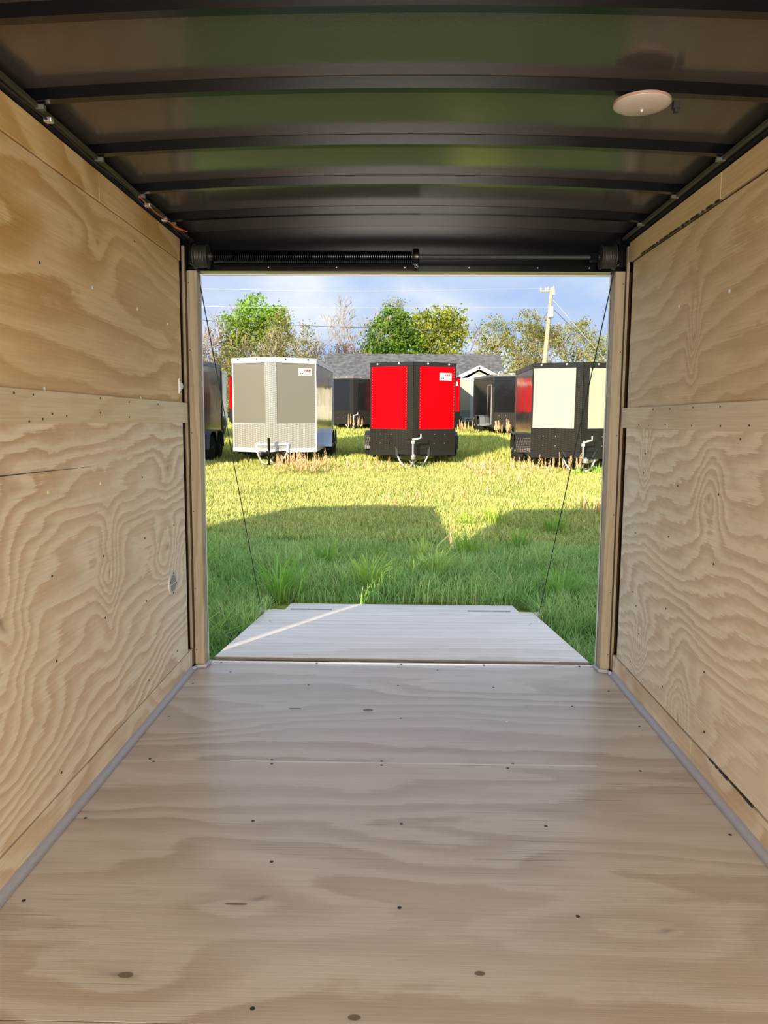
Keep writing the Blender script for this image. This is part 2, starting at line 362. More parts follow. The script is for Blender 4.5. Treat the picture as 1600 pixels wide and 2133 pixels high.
m.build('knot_plugs', mat('knot', (.20, .155, .115), .5), fl, kind='stuff')

# cove mouldings
def cove(y0, y1, side, parent):
    s = 1 if side == 'left' else -1; x = XL if side == 'left' else XR
    prof = [(x+s*.0025, .003), (x+s*.021, .003)] + [(x+s*(.021-.018*math.sin(t)), .003+.018*(1-math.cos(t))) for t in np.linspace(.25, PI/2, 5)] + [(x+s*.0025, .026)]
    return MB().prism(prof, 'y', y0, y1).build('cove_piece', vinyl, parent)
bl = MB().box(XL+.0015, XL+.019, YF, 3.66, .0005, .004).build('baseboard_left', vinyl); tag(bl, 'grey cove moulding along the foot of the left plywood wall', 'moulding', kind='structure')
cove(YF, 3.66, 'left', bl)
br = MB().box(XR-.019, XR-.0015, YF, 3.66, .0005, .004).build('baseboard_right', vinyl); tag(br, 'grey jointed cove moulding along the foot of the right plywood wall', 'moulding', kind='structure')
for y0, y1 in ((YF, 2.259), (2.262, 2.835), (2.838, 3.66)): cove(y0, y1, 'right', br)

# ceiling
def arch_slab(y0, y1, dz0, dz1, x0=XL-.035, x1=XR+.035, n=16):
    m = MB(); k = n+1
    xs = [x0+(x1-x0)*i/n for i in range(k)]
    vs = [(x, y, arch(x)+d) for y in (y0, y1) for d in (dz0, dz1) for x in xs]
    f = []
    for i in range(n):
        f += [(i, 2*k+i, 2*k+i+1, i+1), (k+i, k+i+1, 3*k+i+1, 3*k+i), (i, i+1, k+i+1, k+i), (2*k+i, 3*k+i, 3*k+i+1, 2*k+i+1)]
    f += [(0, k, 3*k, 2*k), (n, 2*k+n, 3*k+n, k+n)]
    m.add(vs, f); return m
ce = arch_slab(YF, YE, .041, .08, XL-.06, XR+.06).build('ceiling', black_flat, smooth=True); tag(ce, 'dark arched trailer ceiling between black steel bows', 'ceiling', kind='structure')
bows = [1.77 - .41*k for k in range(11, 0, -1)] + [1.77, 2.175, 2.59, 3.0, 3.405]
ys = [YF] + bows + [3.72]
for a, b_ in zip(ys[:-1], ys[1:]):
    arch_slab(a+.001, b_-.001, .031, .039).build('ceiling_panel', ceil_mat, ce, smooth=True)
for yb in bows:
    m = arch_slab(yb-.030, yb, 0, .030); o = m.build('roof_bow', black_steel, ce, smooth=True)
for side, s, x in (('left', 1, XL), ('right', -1, XR)):
    m = MB(); xa, xb = x-s*.03, x+s*.02; m.box(min(xa, xb), max(xa, xb), YF, 3.70, 2.043, 2.060)
    t = m.build('trim_1' if side == 'left' else 'trim_2', black_flat); tag(t, 'black steel top rail above the %s plywood wall' % side, 'rail', kind='structure')
    xa, xb = x+s*.021, x+s*.034
    MB().box(min(xa, xb), max(xa, xb), YF, 3.68, 2.050, 2.062).build('rail_lip', mat('olive_reflection_tint', (.05, .05, .035), .35), t)  # olive reflection along the lip put into its base colour
    m = MB()
    for yb in bows:
        if yb > 1.4: m.box(min(x+s*.022, x+s*.05), max(x+s*.022, x+s*.05), yb-.012, yb+.002, 2.047, 2.0585)
    m.build('weld_tab', mat('weld_grey', (.10, .10, .09), .5), t, kind='stuff')

# rear frame
rear = MB()
rear.box(XL-.06, XR+.06, 3.72, YE, 1.918, 2.135)
rear.box(XL-.06, -.972, 3.772, YE, -.16, 1.918); rear.box(1.012, XR+.06, 3.772, YE, -.16, 1.918)
rw = rear.build('wall_rear', black_steel); tag(rw, 'black steel header and door frame round the rear opening', 'door frame', kind='structure')
for (xs, xg, xp) in (((-1.0255, -1.0125), -1.045, (-1.002, -.955)), ((1.0500, 1.0615), 1.085, (.9975, 1.0425))):
    s = -1 if xs[0] < 0 else 1
    MB().box(xp[0], xp[1], 3.70, 3.77, .012, 1.917).build('door_post', P_POST, rw, bevel=.002)
    MB().box(xs[0], xs[1], 3.70, 3.73, .012, 2.03).build('edge_strip', P_POST, rw, bevel=.001)
    MB().box(min(xp[1], xg) if s > 0 else xg, xg if s > 0 else xp[0], 3.735, 3.771, .012, 2.04).build('stud_face', brown_gap, rw)
    xi = -.972 if s < 0 else 1.012
    MB().box(min(xi, xi-s*.008), max(xi, xi-s*.008), 3.775, 3.80, .0, 1.918).build('door_seal', rubber, rw)
    MB().box(min(xi-s*.002, xi-s*.010), max(xi-s*.002, xi-s*.010), 3.803, 3.818, -.02, 1.915).build('edge_trim', white_alu, rw)
    m = MB()
    for z in (.09, .40, .78, 1.16, 1.55, 1.86): m.disc(((xp[0]+.008) if s < 0 else (xp[1]-.008), 3.70, z), (0, -1, 0), .003, .001, 6)
    m.build('screw_heads', screw_dark, rw, kind='stuff')
    # cove returning round the post foot
    xc = xp[1] if s < 0 else xp[0]
    m = MB(); xw = XL+.002 if s < 0 else XR-.002
    m.tube([(xw-s*.012, 3.655, .011), (xw-s*.018, 3.68, .011), (xp[1]+.004 if s < 0 else xp[0]-.004, 3.692, .011), (xp[1]+.010 if s < 0 else xp[0]-.010, 3.77, .011)], .0095, 6)
    m.build('corner_cove', vinyl, rw)
m = MB(); m.box(-.968, 1.008, 3.790, 3.806, -.004, .004); m.box(-.968, 1.008, 3.800, 3.806, -.03, .004)
th = m.build('threshold_trim', alu, rw)
m = MB()
for x in (-.893, -.408, .021, .438, .918): m.disc((x, 3.782, .0), (0, 0, 1), .005, .002, 8)
m.build('screw_heads', screw_dark, rw, kind='stuff')
MB().box(-.955, 1.0, 3.800, 3.812, 1.913, 1.921).build('header_trim', white_alu, rw)
m = MB()
for x in (-.62, -.30, .02, .32, .64, .88): m.disc((x, 3.72, 1.935), (0, -1, 0), .003, .001, 6)
m.build('screw_heads', zinc, rw, kind='stuff')
# solid front wall behind the camera
fw_ = MB().box(XL-.06, XR+.06, YF-.05, YF-.002, -.16, 2.16).build('wall_front', P_UP_R); tag(fw_, 'plywood front wall of the trailer behind the viewer', 'wall', kind='structure')

# ================================================================== things in and on our trailer
# ramp door folded down on the grass
rd = thing('ramp_door', 'pale plywood ramp door lowered onto the grass at the rear opening', 'ramp door', (0, 3.84, -.012))
ang = math.atan2(-.168, 1.78)
def ramp_pt(x, d, t=0):   # d along the ramp from hinge, t above its face
    return (x, d*math.cos(ang) - t*math.sin(ang), d*math.sin(ang) + t*math.cos(ang))
def ramp_skew(x0, x1, da, db, d1, t0, t1):
    return MB().hexa([ramp_pt(x0, da, t0), ramp_pt(x1, db, t0), ramp_pt(x1, d1, t0), ramp_pt(x0, d1, t0), ramp_pt(x0, da, t1), ramp_pt(x1, db, t1), ramp_pt(x1, d1, t1), ramp_pt(x0, d1, t1)])
def ramp_slab(x0, x1, d0, d1, t0, t1):
    return MB().hexa([ramp_pt(x0, d0, t0), ramp_pt(x1, d0, t0), ramp_pt(x1, d1, t0), ramp_pt(x0, d1, t0), ramp_pt(x0, d0, t1), ramp_pt(x1, d0, t1), ramp_pt(x1, d1, t1), ramp_pt(x0, d1, t1)])
ramp_skew(-.967, 1.000, .115, .085, 1.79, -.018, 0).build('ramp_board', P_RAMP, rd, bevel=.001)
ramp_skew(-.967, 1.000, .114, .084, 1.788, -.050, -.0185).build('ramp_frame', black_steel, rd)
ramp_slab(-.845, .905, 1.80, 2.14, -.020, -.003).build('ramp_flap', P_RAMP, rd, bevel=.001)
for x0, x1 in ((-.80, -.49), (.52, .84)):
    m = MB(); n = 26
    for i in range(n):
        xa = x0+(x1-x0)*i/n; m.tube([ramp_pt(xa+.001, 1.795, .003), ramp_pt(xa+(x1-x0)/n-.002, 1.795, .003)], .006, 6)
    h = m.build('piano_hinge', steel_grey, rd); 
    mm = MB(); q = ramp_slab(x0, x1, 1.772, 1.788, .0, .0015); q.build('hinge_leaf', zinc, h)
for sx in (-1, 1):
    xe = -.967 if sx < 0 else 1.0
    m = ramp_slab(min(xe, xe+sx*.035), max(xe, xe+sx*.035), 1.66, 1.73, -.03, .01); m.build('cable_bracket', zinc, rd)
    m = MB()
    for dx, d in ((.115, 1.22), (.10, 1.27)): m.disc(ramp_pt(xe-sx*dx, d, 0), (0, 0, 1), .007, .004, 8)
    m.build('screw_heads', zinc, rd, kind='stuff')
MB().box(-.95, .985, -.034, .056, -.055, -.028).build('hinge_bar', black_steel, rd)

# counterbalance
ts = thing('torsion_spring', 'black torsion spring and shaft across the header above the rear opening', 'spring', (0, 3.64, 1.968))
m = MB(); prof = []
n = 95
for i in range(n):
    a = -.86 + .915*i/n; prof += [(.0225, a), (.028, a+.0032), (.028, a+.0064)]
m.lathe(prof, (0, 0, 0), 'x', 12).build('coil_spring', black_steel, ts, smooth=True)
MB().tube([(-.94, 0, 0), (.97, 0, 0)], .0105, 10).build('shaft', mat('shaft_steel', (.06, .06, .06), .5, .5), ts, smooth=True)
MB().lathe([(.034, .055), (.036, .062), (.036, .08), (.026, .085)], (0, 0, 0), 'x', 14).build('winding_cone', black_steel, ts, smooth=True)
MB().tube([(.066, 0, -.036), (.066, -.003, -.046), (.075, -.004, -.050), (.080, 0, -.044), (.073, 0, -.036)], .003, 6).build('spring_hook', steel_grey, ts)
for x0, x1, in ((-.945, -.885), (.912, .972)):
    s = -1 if x0 < 0 else 1
    m = MB(); w = x1-x0
    pr_ = [(.012, x0-.004), (.056, x0-.003), (.056, x0+.002)] if s < 0 else [(.02, x0-.006), (.054, x0-.004), (.054, x0)]
    k = 7
    for i in range(k):
        a = x0+.004+(w-.008)*i/k; pr_ += [(.049, a), (.0505, a+.003), (.049, a+.006)]
    pr_ += [(.055, x1-.002), (.055, x1+.003), (.018, x1+.004), (.018, x1+.02)] if s < 0 else [(.056, x1-.002), (.056, x1+.003), (.012, x1+.004)]
    m.lathe(pr_, (0, 0, 0), 'x', 22).build('cable_drum', mat('drum_cast', (.045, .042, .038), .5, .4), ts, smooth=True)
    mm = MB(); xb = (x0-.012 if s < 0 else x1+.012)
    mm.box(xb-.003, xb+.003, -.04, .08, -.04, .075).build('bearing_bracket', black_steel, ts)
MB().box(.862, .898, -.018, .018, -.02, .02).build('shaft_collar', black_steel, ts, bevel=.004)
cable_m = mat('wire_rope', (.05, .05, .05), .5, .5)
for s, x0, x1, word in ((-1, -.955, -.995, 'left'), (1, .995, 1.028, 'right')):
    c = thing('lift_cable', 'thin dark lift cable slanting from the %s drum down to the ramp' % word, 'cable', (x0, 3.70, 1.945))
    top = Vector((x0, 3.70, 1.945)); bot = Vector((x1, 5.50, -.16))
    MB().tube([(0, 0, 0), tuple((bot-top)*.5), tuple(bot-top)], .0028, 6).build('wire', cable_m, c)
    MB().tube([tuple((bot-top)*.985), tuple(bot-top)], .006, 6).build('ferrule', zinc, c)

# dome lamp (switched off)
dl = thing('dome_lamp', 'round white dome lamp on the ceiling bow, switched off', 'lamp', (.635, 2.165, 2.066))
MB().lathe([(.070, 0), (.074, -.002), (.074, -.009), (.070, -.010)], (0, 0, 0), 'z', 36).build('base', mat('lamp_base', (.42, .27, .22), .4), dl, smooth=True)
MB().lathe([(.0735, -.009), (.073, -.0105), (.066, -.0145), (.050, -.018), (.03, -.0205), (.008, -.022), (.003, -.0225)], (0, 0, 0), 'z', 36).build('lens', mat('lamp_lens', (.48, .42, .37), .35), dl, smooth=True)
MB().lathe([(.003, -.022), (.004, -.025), (.001, -.028)], (0, 0, 0), 'z', 8).build('finial', white_alu, dl)
m = MB(); m.box(.080, .098, -.012, .006, -.022, -.003); m.box(.084, .095, -.010, .004, -.030, -.022); m.build('wire_connector', rubber, dl)

# vent on the left wall, latch plate
vt = thing('wall_vent', 'small oval white screened vent low on the left plywood wall', 'vent', (XL, 3.365, .497))
def oval(a, b_, x0, x1, n=24):
    return MB().prism([(a*math.cos(2*PI*i/n), b_*math.sin(2*PI*i/n)) for i in range(n)], 'x', x0, x1)
oval(.058, .052, .0, .007).build('flange', mat('vent_white', (.62, .62, .60), .45), vt, bevel=.002)
oval(.040, .036, .0072, .0085).build('screen', mat('vent_screen', (.30, .30, .30), .6, noise=(400, .35)), vt)
MB().box(.0086, .0105, -.042, .042, -.003, .001).build('bar', mat('vent_white2', (.7, .7, .68), .45), vt)
m = MB()
for a in (80, 165, 270, 350): m.disc((.0075, .048*math.cos(math.radians(a)), .044*math.sin(math.radians(a))), (1, 0, 0), .004, .002, 6)
m.build('screw_heads', screw_dark, vt, kind='stuff')
lp = thing('latch_plate', 'narrow upright metal latch plate on the left wall near the door post', 'latch', (XL, 3.552, 1.374))
MB().box(0, .008, -.014, .014, -.036, .036).build('plate', zinc, lp, bevel=.002)
MB().prism([(-.008, -.014), (.010, 0), (-.008, .014)], 'x', .008, .020).build('latch_tongue', steel_grey, lp)
m = MB(); m.disc((.0085, 0, .027), (1, 0, 0), .004, .001); m.disc((.0085, 0, -.027), (1, 0, 0), .004, .001); m.build('screw_heads', screw_dark, lp, kind='stuff')

# wiring clipped to the left rail
wi = thing('wiring_run', 'thin dark and orange wires clipped along the left ceiling rail', 'wiring', (XL+.03, 2.2, 2.044))
m = MB(); pts = [(.006*math.sin(i*1.7), -.6+.145*i, -.004+.002*math.sin(i*2.3)) for i in range(15)]; m.tube(pts, .003, 6).build('black_wire', rubber, wi)
m = MB(); m.tube([(.012, .75, -.004), (.008, .95, -.008), (.014, 1.08, -.006), (.03, 1.18, -.010), (.05, 1.25, -.012), (.060, 1.22, -.018), (.045, 1.17, -.022), (.025, 1.14, -.016)], .0022, 6).build('orange_wire', mat('orange_wire', (.55, .12, .03), .5), wi)
for y in (.02, .865, 1.08):
    MB().box(-.006, .016, y-.006, y+.014, -.010, .003).build('wire_clip', alu, wi, bevel=.002)
# ================================================================== trailers parked outside
tyre_m = mat('tyre', (.012, .012, .012), .8, noise=(8, .3))
red_m = mat('red_paint', (.84, .0, .004), .4, 0, .08)
cream_m = mat('cream_white_paint', (.57, .535, .41), .35, 0, .4)
white_m = mat('white_paint', (.80, .82, .84), .3, 0, .5)
charcoal_m = mat('charcoal_paint', (.26, .255, .225), .33, .25, .5, bump=(2.0, .2, .02))
blackp_m = mat('black_gloss_skin', (.012, .012, .013), .12, 0, .6, bump=(1.3, .35, .03))
greyside_m = mat('dark_grey_gloss_skin', (.075, .07, .07), .12, .3, .6, bump=(1.3, .35, .03))
trimblack_m = mat('black_trim', (.018, .018, .018), .3, 0, .5)
dp_black = diamond_plate('black_diamond_plate', (.030, .027, .022), .25, .32)
dp_silver = diamond_plate('silver_diamond_plate', (.72, .73, .70), .55, .32)
sticker_m = mat('sticker_white', (.88, .88, .86), .4); sticker_r = mat('sticker_red', (.80, .05, .07), .5); sticker_k = mat('sticker_black', (.01, .01, .01), .5)
rim_m = mat('wheel_rim', (.30, .30, .31), .35, .7); rim_k = mat('black_rim', (.02, .02, .02), .4)
chain_m = mat('chain_zinc', (.78, .78, .72), .4, .3)
amber_m = mat('marker_lens', (.75, .70, .60), .3); markk_m = mat('marker_dark', (.06, .04, .03), .3)

def trailer(label, loc, rz=0, rx=.018, w=2.1, Lg=4.9, zb=.30, H=2.24, nose=.62, upper=None, guard=None, side=None, trim=None, toprail=None,
            corner=None, fender=None, sticker=True, jack='crank', door=False, marker=None, rim=None, flare=False, plate=None, front=True, group=None, axle=.56, rh=.09, gt=.62, sc=.865, name='enclosed_trailer'):
    T = thing(name, label, 'trailer', loc, rz, rx, group)
    hw = w/2; zt = zb+H
    # body
    poly = [(-hw, 0), (0, -nose), (hw, 0), (hw, Lg), (-hw, Lg)]
    MB().prism(poly, 'z', zb, zt-.02).build('body', side, T)
    # roof, gently arched
    m = MB(); k = 9; rp = []
    xs = [-hw+w*i/(k-1) for i in range(k)]
    MBv = [(x, y, zt-.02+.05*(1-(x/hw)**2)) for y in (0, Lg) for x in xs]
    m.add(MBv + [(-hw, 0, zt-.04), (hw, 0, zt-.04), (-hw, Lg, zt-.04), (hw, Lg, zt-.04)], [(i, i+1, k+i+1, k+i) for i in range(k-1)] +
          [tuple([2*k] + list(range(k-1, -1, -1))[::-1][::-1] + [])[:0] or (2*k, 2*k+1) + tuple(range(k-1, -1, -1)), (2*k+3, 2*k+2) + tuple(range(k, 2*k))])
    m.add([(-hw, 0, zt-.02), (0, -nose, zt-.02), (hw, 0, zt-.02), (0, 0, zt+.03)], [(0, 1, 3), (1, 2, 3)])
    m.build('roof', toprail, T)
    # faces of the nose
    def slab(sd, s0, s1, z0, z1, t, material, name_, off=0):
        # sd = -1 left face, +1 right face; s from outer corner (0) to nose (1)
        nrm = Vector((sd*nose, -hw, 0)).normalized()
        def P(s_, z): return Vector((sd*hw*(1-s_), -nose*s_, z))
        A = [P(s0, z0)+nrm*off, P(s1, z0)+nrm*off, P(s1, z0)+nrm*(off+t), P(s0, z0)+nrm*(off+t)]
        B = [a + Vector((0, 0, z1-z0)) for a in A]
        if sd > 0: A, B = A[::-1], B[::-1]
        return MB().hexa(A+B), nrm, P
    riv = MB(); riv2 = MB()
    for sd in (-1, 1):
        m, nrm, P = slab(sd, .022, sc-.01, zb+gt+.01, zt-rh-.008, .006, upper, 'p'); pn = m.build('front_panel', upper, T)
        m, *_ = slab(sd,   .02, .985, zb+.08, zb+gt, .009, guard, 'g'); m.build('stone_guard', guard, T)
        m, *_ = slab(sd,   .02, sc, zb+gt-.006, zb+gt+.012, .013, trim, 't'); m.build('guard_edge', trim, T)
        m, *_ = slab(sd,   sc, 1.0, zb+.08, zt-rh, .014, corner, 'c'); m.build('nose_corner', corner, T)
        m, *_ = slab(sd, -.005, 1.0, zt-rh, zt+.005, .024, toprail, 'r'); tr = m.build('top_rail', toprail, T)
        m, *_ = slab(sd, -.005, 1.0, zt-rh*.6, zt-rh*.5, .029, toprail, 'r'); m.build('rail_bead', toprail, tr)
        m, *_ = slab(sd, -.005, 1.0, zb-.02, zb+.08, .018, trim, 'b'); m.build('bottom_rail', trim, T)
        m, *_ = slab(sd, -.005, .024, zb+.08, zt-rh, .012, trim, 'e'); m.build('corner_edge', trim, T)
        for s_ in (.18, .68):
            m = MB(); c = P(s_, zt-.035)+nrm*.024; m.disc(c, nrm, .022, .014, 10); m.build('marker_light', marker or amber_m, T)
        for i in range(22):
            z = zb+gt+.06+i*(H-gt-rh-.12)/21
            for s_ in (sc-.025, .045): riv.disc(P(s_, z)+nrm*.007, nrm, .0075, .004, 6)
        for s_ in (.25, .5):
            for z in (.28, .50): riv2.disc(P(s_, zb+z)+nrm*.009, nrm, .012, .005, 6)
        if sticker and sd > 0:
            S0 = .27; m, *_ = slab(sd, S0-.17, S0+.12, zt-.42, zt-.24, .003, sticker_m, 's', .0065); st = m.build('price_sticker', sticker_m, T)
            g_ = MB()
            for i, (a, b_) in enumerate(((.255, .235), (.215, .185), (.17, .14), (.128, .115))):
                mm, *_ = slab(sd, b_, a, zt-.325, zt-.268, .001, sticker_r, 'x', .0096); g_.add(mm.v, mm.f)
            for z in (.365, .395):
                mm, *_ = slab(sd, .125, .255, zt-z-.004, zt-z+.004, .0008, sticker_r, 'x', .0096); g_.add(mm.v, mm.f)
            g_.build('red_print', sticker_r, st)
            g_ = MB()
            for s_ in (.30, .345): g_.disc(P(s_, zt-.37)+nrm*.0096, nrm, .017, .001, 10)
            g_.build('black_print', sticker_k, st)
    riv.build('rivets', zinc, T, kind='stuff'); riv2.build('guard_bolts', zinc, T, kind='stuff')
    # sides: top and bottom rails, posts
    for sd in (-1, 1):
        x0, x1 = (sd*hw, sd*(hw+.02)); a, b_ = min(x0, x1), max(x0, x1)
        MB().box(a, b_, .0, Lg, zt-rh, zt+.005).build('side_top_rail', toprail, T)
        MB().box(a, b_, .0, Lg, zb-.02, zb+.08).build('side_bottom_rail', trim, T)
        MB().box(a, b_, Lg-.06, Lg+.01, zb+.08, zt-.15).build('rear_corner_post', trim, T)
        m = MB(); m.box(a, b_-0 if sd < 0 else b_-.004, .03, .09, zt-.46, zt-.28)
        m.build('side_vent', trimblack_m, T)
    # fenders and wheels
    ya = Lg*axle
    for sd in (-1, 1):
        xi, xo = sd*(hw-.01), sd*(hw+.235); r_out = .86
        outer = [(ya-r_out-.02, zb+.02), (ya-r_out, zb+.12), (ya-r_out+.10, zb+.40), (ya-r_out+.30, zb+.49), (ya+r_out-.30, zb+.49), (ya+r_out-.10, zb+.40), (ya+r_out, zb+.12), (ya+r_out+.02, zb+.02)]
        inner = [(y*1.0 + (.03 if y < ya else -.03), z-.03) for y, z in outer[::-1]]
        inner[0] = (outer[-1][0]-.03, outer[-1][1]); inner[-1] = (outer[0][0]+.03, outer[0][1])
        n = 8; ring = outer+inner; a, b_ = min(xi, xo), max(xi, xo)
        m = MB(); vs = [(a, y, z) for y, z in ring]+[(b_, y, z) for y, z in ring]; N2 = 2*n
        f = []
        for i in range(N2): f.append((i, (i+1) % N2, N2+(i+1) % N2, N2+i))
        for i in range(n-1):
            j = N2-1-i
            f.append((i, i+1, j-1, j)); f.append((N2+i, N2+j, N2+j-1, N2+i+1))
        m.add(vs, f); fo = m.build('fender', fender, T)
        m = MB(); xa, xb = xo-sd*.012, xo; a2, b2 = min(xa, xb), max(xa, xb)
        m.add([(a2, ya-.14, zb+.46), (a2, ya+.14, zb+.46), (a2, ya, zb+.20), (b2, ya-.14, zb+.46), (b2, ya+.14, zb+.46), (b2, ya, zb+.20)], [(0, 1, 2), (5, 4, 3), (0, 3, 4, 1), (1, 4, 5, 2), (2, 5, 3, 0)])
        m.build('gusset', fender, fo)
        m = MB(); m.box(min(xo-sd*.02, xo), max(xo-sd*.02, xo), ya-r_out-.005, ya+r_out+.005, zb+.005, zb+.03)
        for yw in (ya-.43, ya+.43):
            R = .335; cx = sd*(hw+.115)
            prof = [(.19, -.10), (.29, -.105), (R-.01, -.085), (R, -.055), (R, .055), (R-.01, .085), (.29, .105), (.19, .10)]
            wo = MB().lathe(prof, (cx, yw, R), 'x', 26).build('wheel', tyre_m, T, smooth=True)
            e = sd*.07; pr2 = [(.195, e), (.19, e+sd*.03), (.15, e+sd*.025), (.10, e+sd*.015), (.055, e+sd*.03), (.05, e+sd*.045), (.02, e+sd*.05)]
            MB().lathe(pr2, (cx, yw, R), 'x', 20).build('rim', rim or rim_m, wo, smooth=True)
    m = MB(); m.box(-hw+.05, hw-.05, ya-.47, ya-.39, .28, .36); m.box(-hw+.05, hw-.05, ya+.39, ya+.47, .28, .36); m.build('axle', black_flat, T)
    m = MB(); m.box(-hw+.06, -hw+.12, 0, Lg, zb-.09, zb); m.box(hw-.12, hw-.06, 0, Lg, zb-.09, zb); m.build('chassis_rail', black_flat, T)
    if front:
        # tongue, coupler, jack and chains
        yt = -nose-.62; zz = zb-.03
        m = MB(); m.bar((-.50, 0, zz), (-.03, yt+.12, zz), .06, .11); m.bar((.50, 0, zz), (.03, yt+.12, zz), .06, .11); m.build('tongue', black_steel, T)
        m = MB(); m.box(-.05, .05, yt-.08, yt+.22, zz-.02, zz+.07); m.lathe([(.05, -.02), (.055, .03), (.04, .07)], (0, yt-.06, zz), 'z', 12); m.box(.0, .025, yt-.05, yt+.08, zz+.07, zz+.10); m.build('coupler', zinc if jack == 'crank' else black_steel, T)
        # opening trim in the bottom of the nose
        zo = zb+.115; xo_ = .36
        m = MB()
        def nosep(x, z, o=.03): return (x, -nose*(1-abs(x)/hw)-o, z)
        for sd in (-1, 1):
            x_in = .30 if flare else .36
            m.bar(nosep(sd*.40, zo+.07), nosep(sd*.012, zo+.07), .03, .05)
            m.bar(nosep(sd*.40, zo+.09), nosep(sd*(.28 if flare else .385), zb-.03), .03, .05, (1, 0, 0))
            if flare: m.bar(nosep(sd*.28, zb+.02, .05), nosep(sd*.012, zb+.02, .05), .02, .03)
        m.build('tongue_trim', trimblack_m if flare else trim, T)
        yj = yt+.30
        if jack == 'crank':
            m = MB(); m.tube([(0, yj, .10), (0, yj, zb+.30)], .026, 10); m.build('jack_post', zinc, T, smooth=True)
            m = MB(); m.tube([(0, yj, zb+.30), (0, yj, zb+.37)], .042, 10); m.build('jack_head', chain_m, T, smooth=True)
            m = MB(); m.tube([(-.01, yj, zb+.40), (.05, yj-.02, zb+.405), (.19, yj-.03, zb+.445)], [.03, .022, .018], 8); m.tube([(.185, yj-.03, zb+.44), (.185, yj-.03, zb+.54)], .016, 8); m.build('jack_crank', chain_m, T, smooth=True)
        elif jack == 'folded':
            m = MB(); m.tube([(0, yj, .10), (0, yj, zb+.36)], .032, 10); m.build('jack_post', black_steel, T, smooth=True)
        else:
            m = MB(); m.tube([(0, yj, .10), (0, yj, zb+.26)], .026, 10); m.build('jack_post', zinc, T, smooth=True)
            m = MB(); m.box(-.15, .10, yj-.03, yj+.03, zb+.28, zb+.34); m.build('jack_crank', chain_m, T, bevel=.01)
        m = MB(); m.tube([(0, yj, .0), (0, yj, .12)], .022, 8); m.lathe([(.06, 0), (.06, .012)], (0, yj, .0), 'z', 12); m.build('jack_foot', black_steel, T)
        for sd in (-1, 1):
            pts = []; rr = []
            for i in range(41):
                t = i/40; x = sd*(-.36+.50*t); z = zb-.03 - .25*math.sin(PI*(t**.85)) + .0*t; y = -nose*.6-.25*t-.12
                pts.append((x, y-.05*math.sin(PI*t), z)); rr.append(.016+.006*(i % 2))
            MB().tube(pts, rr, 6).build('safety_chain', chain_m, T)
        if plate:
            cu = bpy.data.curves.new('frame_number', 'FONT'); cu.body = plate; cu.size = .075; cu.extrude = .001; cu.align_x = 'CENTER'
            tmp = bpy.data.objects.new('tmp', cu); me = bpy.data.meshes.new_from_object(tmp); bpy.data.objects.remove(tmp); me.materials.clear(); me.materials.append(chain_m)
            o = bpy.data.objects.new('frame_number', me); C.objects.link(o); o.parent = T
            d = Vector((.47, yt+.12, 0)).normalized(); o.location = (-.27, (yt+.12)*.51-.045, zz-.03)
            o.rotation_euler = (PI/2, 0, math.atan2(yt+.12, .47))
    if door:
        x = -hw-.006
        m = MB(); 
        for y0, y1, z0, z1 in ((.25, .30, zb+.12, zt-.42), (1.02, 1.07, zb+.12, zt-.42), (.25, 1.07, zt-.46, zt-.42), (.25, 1.07, zb+.10, zb+.14)): m.box(x-.012, x+.006, y0, y1, z0, z1)
        m.build('door_frame', zinc, T); MB().box(x-.008, x+.006, .30, 1.02, zb+.14, zt-.46).build('side_door', side, T)
    return T

def place(x, y, dz=0): return (x, y, GZ(x, y)+dz)
T_red = trailer('red enclosed trailer with black diamond plate nose, centre of the front row', (.335, 19.42, .11), upper=red_m, guard=dp_black, side=blackp_m, trim=trimblack_m, toprail=trimblack_m, corner=dp_black, fender=dp_black, H=2.24, zb=.30)
T_grey = trailer('grey enclosed trailer with silver diamond plate nose, left of the red trailer', (-3.15, 19.62, .17), upper=charcoal_m, guard=dp_silver, side=greyside_m, trim=white_alu, toprail=white_alu, corner=dp_silver, fender=mat('polished_fender', (.62, .66, .74), .22, .8), jack='folded', marker=markk_m, H=2.30, zb=.29, rh=.125, gt=.68)
T_cream = trailer('cream fronted enclosed trailer with black diamond plate nose, right of the red trailer', (4.24, 18.62, .10), rz=-.055, rx=.022, w=2.14, upper=cream_m, guard=dp_black, side=greyside_m, trim=trimblack_m, toprail=trimblack_m, corner=dp_black, fender=dp_black, H=2.20, zb=.30, sticker=False, flare=True, plate='E025', Lg=4.3, axle=.5, rh=.11, gt=.68)
T_dark = trailer('dark charcoal enclosed trailer showing its glossy side, beside the left door post', (-6.17, 17.4, .10), Lg=5.0, upper=blackp_m, guard=dp_black, side=mat('slate_gloss_skin', (.10, .095, .09), .16, .3, .6, bump=(1.2, .35, .03)), trim=trimblack_m, toprail=mat('slate_rail', (.09, .11, .14), .35), corner=dp_black, fender=mat('slate_fender', (.07, .085, .105), .3), rim=rim_k, H=2.28, zb=.31, sticker=False, axle=.66)
T_lav = trailer('white enclosed trailer glimpsed behind the dark charcoal trailer', (-8.12, 26.6, .55), Lg=5.2, upper=white_m, guard=dp_silver, side=white_m, trim=white_alu, toprail=white_alu, corner=dp_silver, fender=white_m, sticker=False, H=2.25, axle=.62)
T_red2 = trailer('red enclosed trailer peeking out behind the left edge of the grey trailer', (-7.28, 38, .86), Lg=4.5, upper=red_m, guard=dp_black, side=blackp_m, trim=trimblack_m, toprail=trimblack_m, corner=dp_black, fender=dp_black, H=2.25, zb=.30)
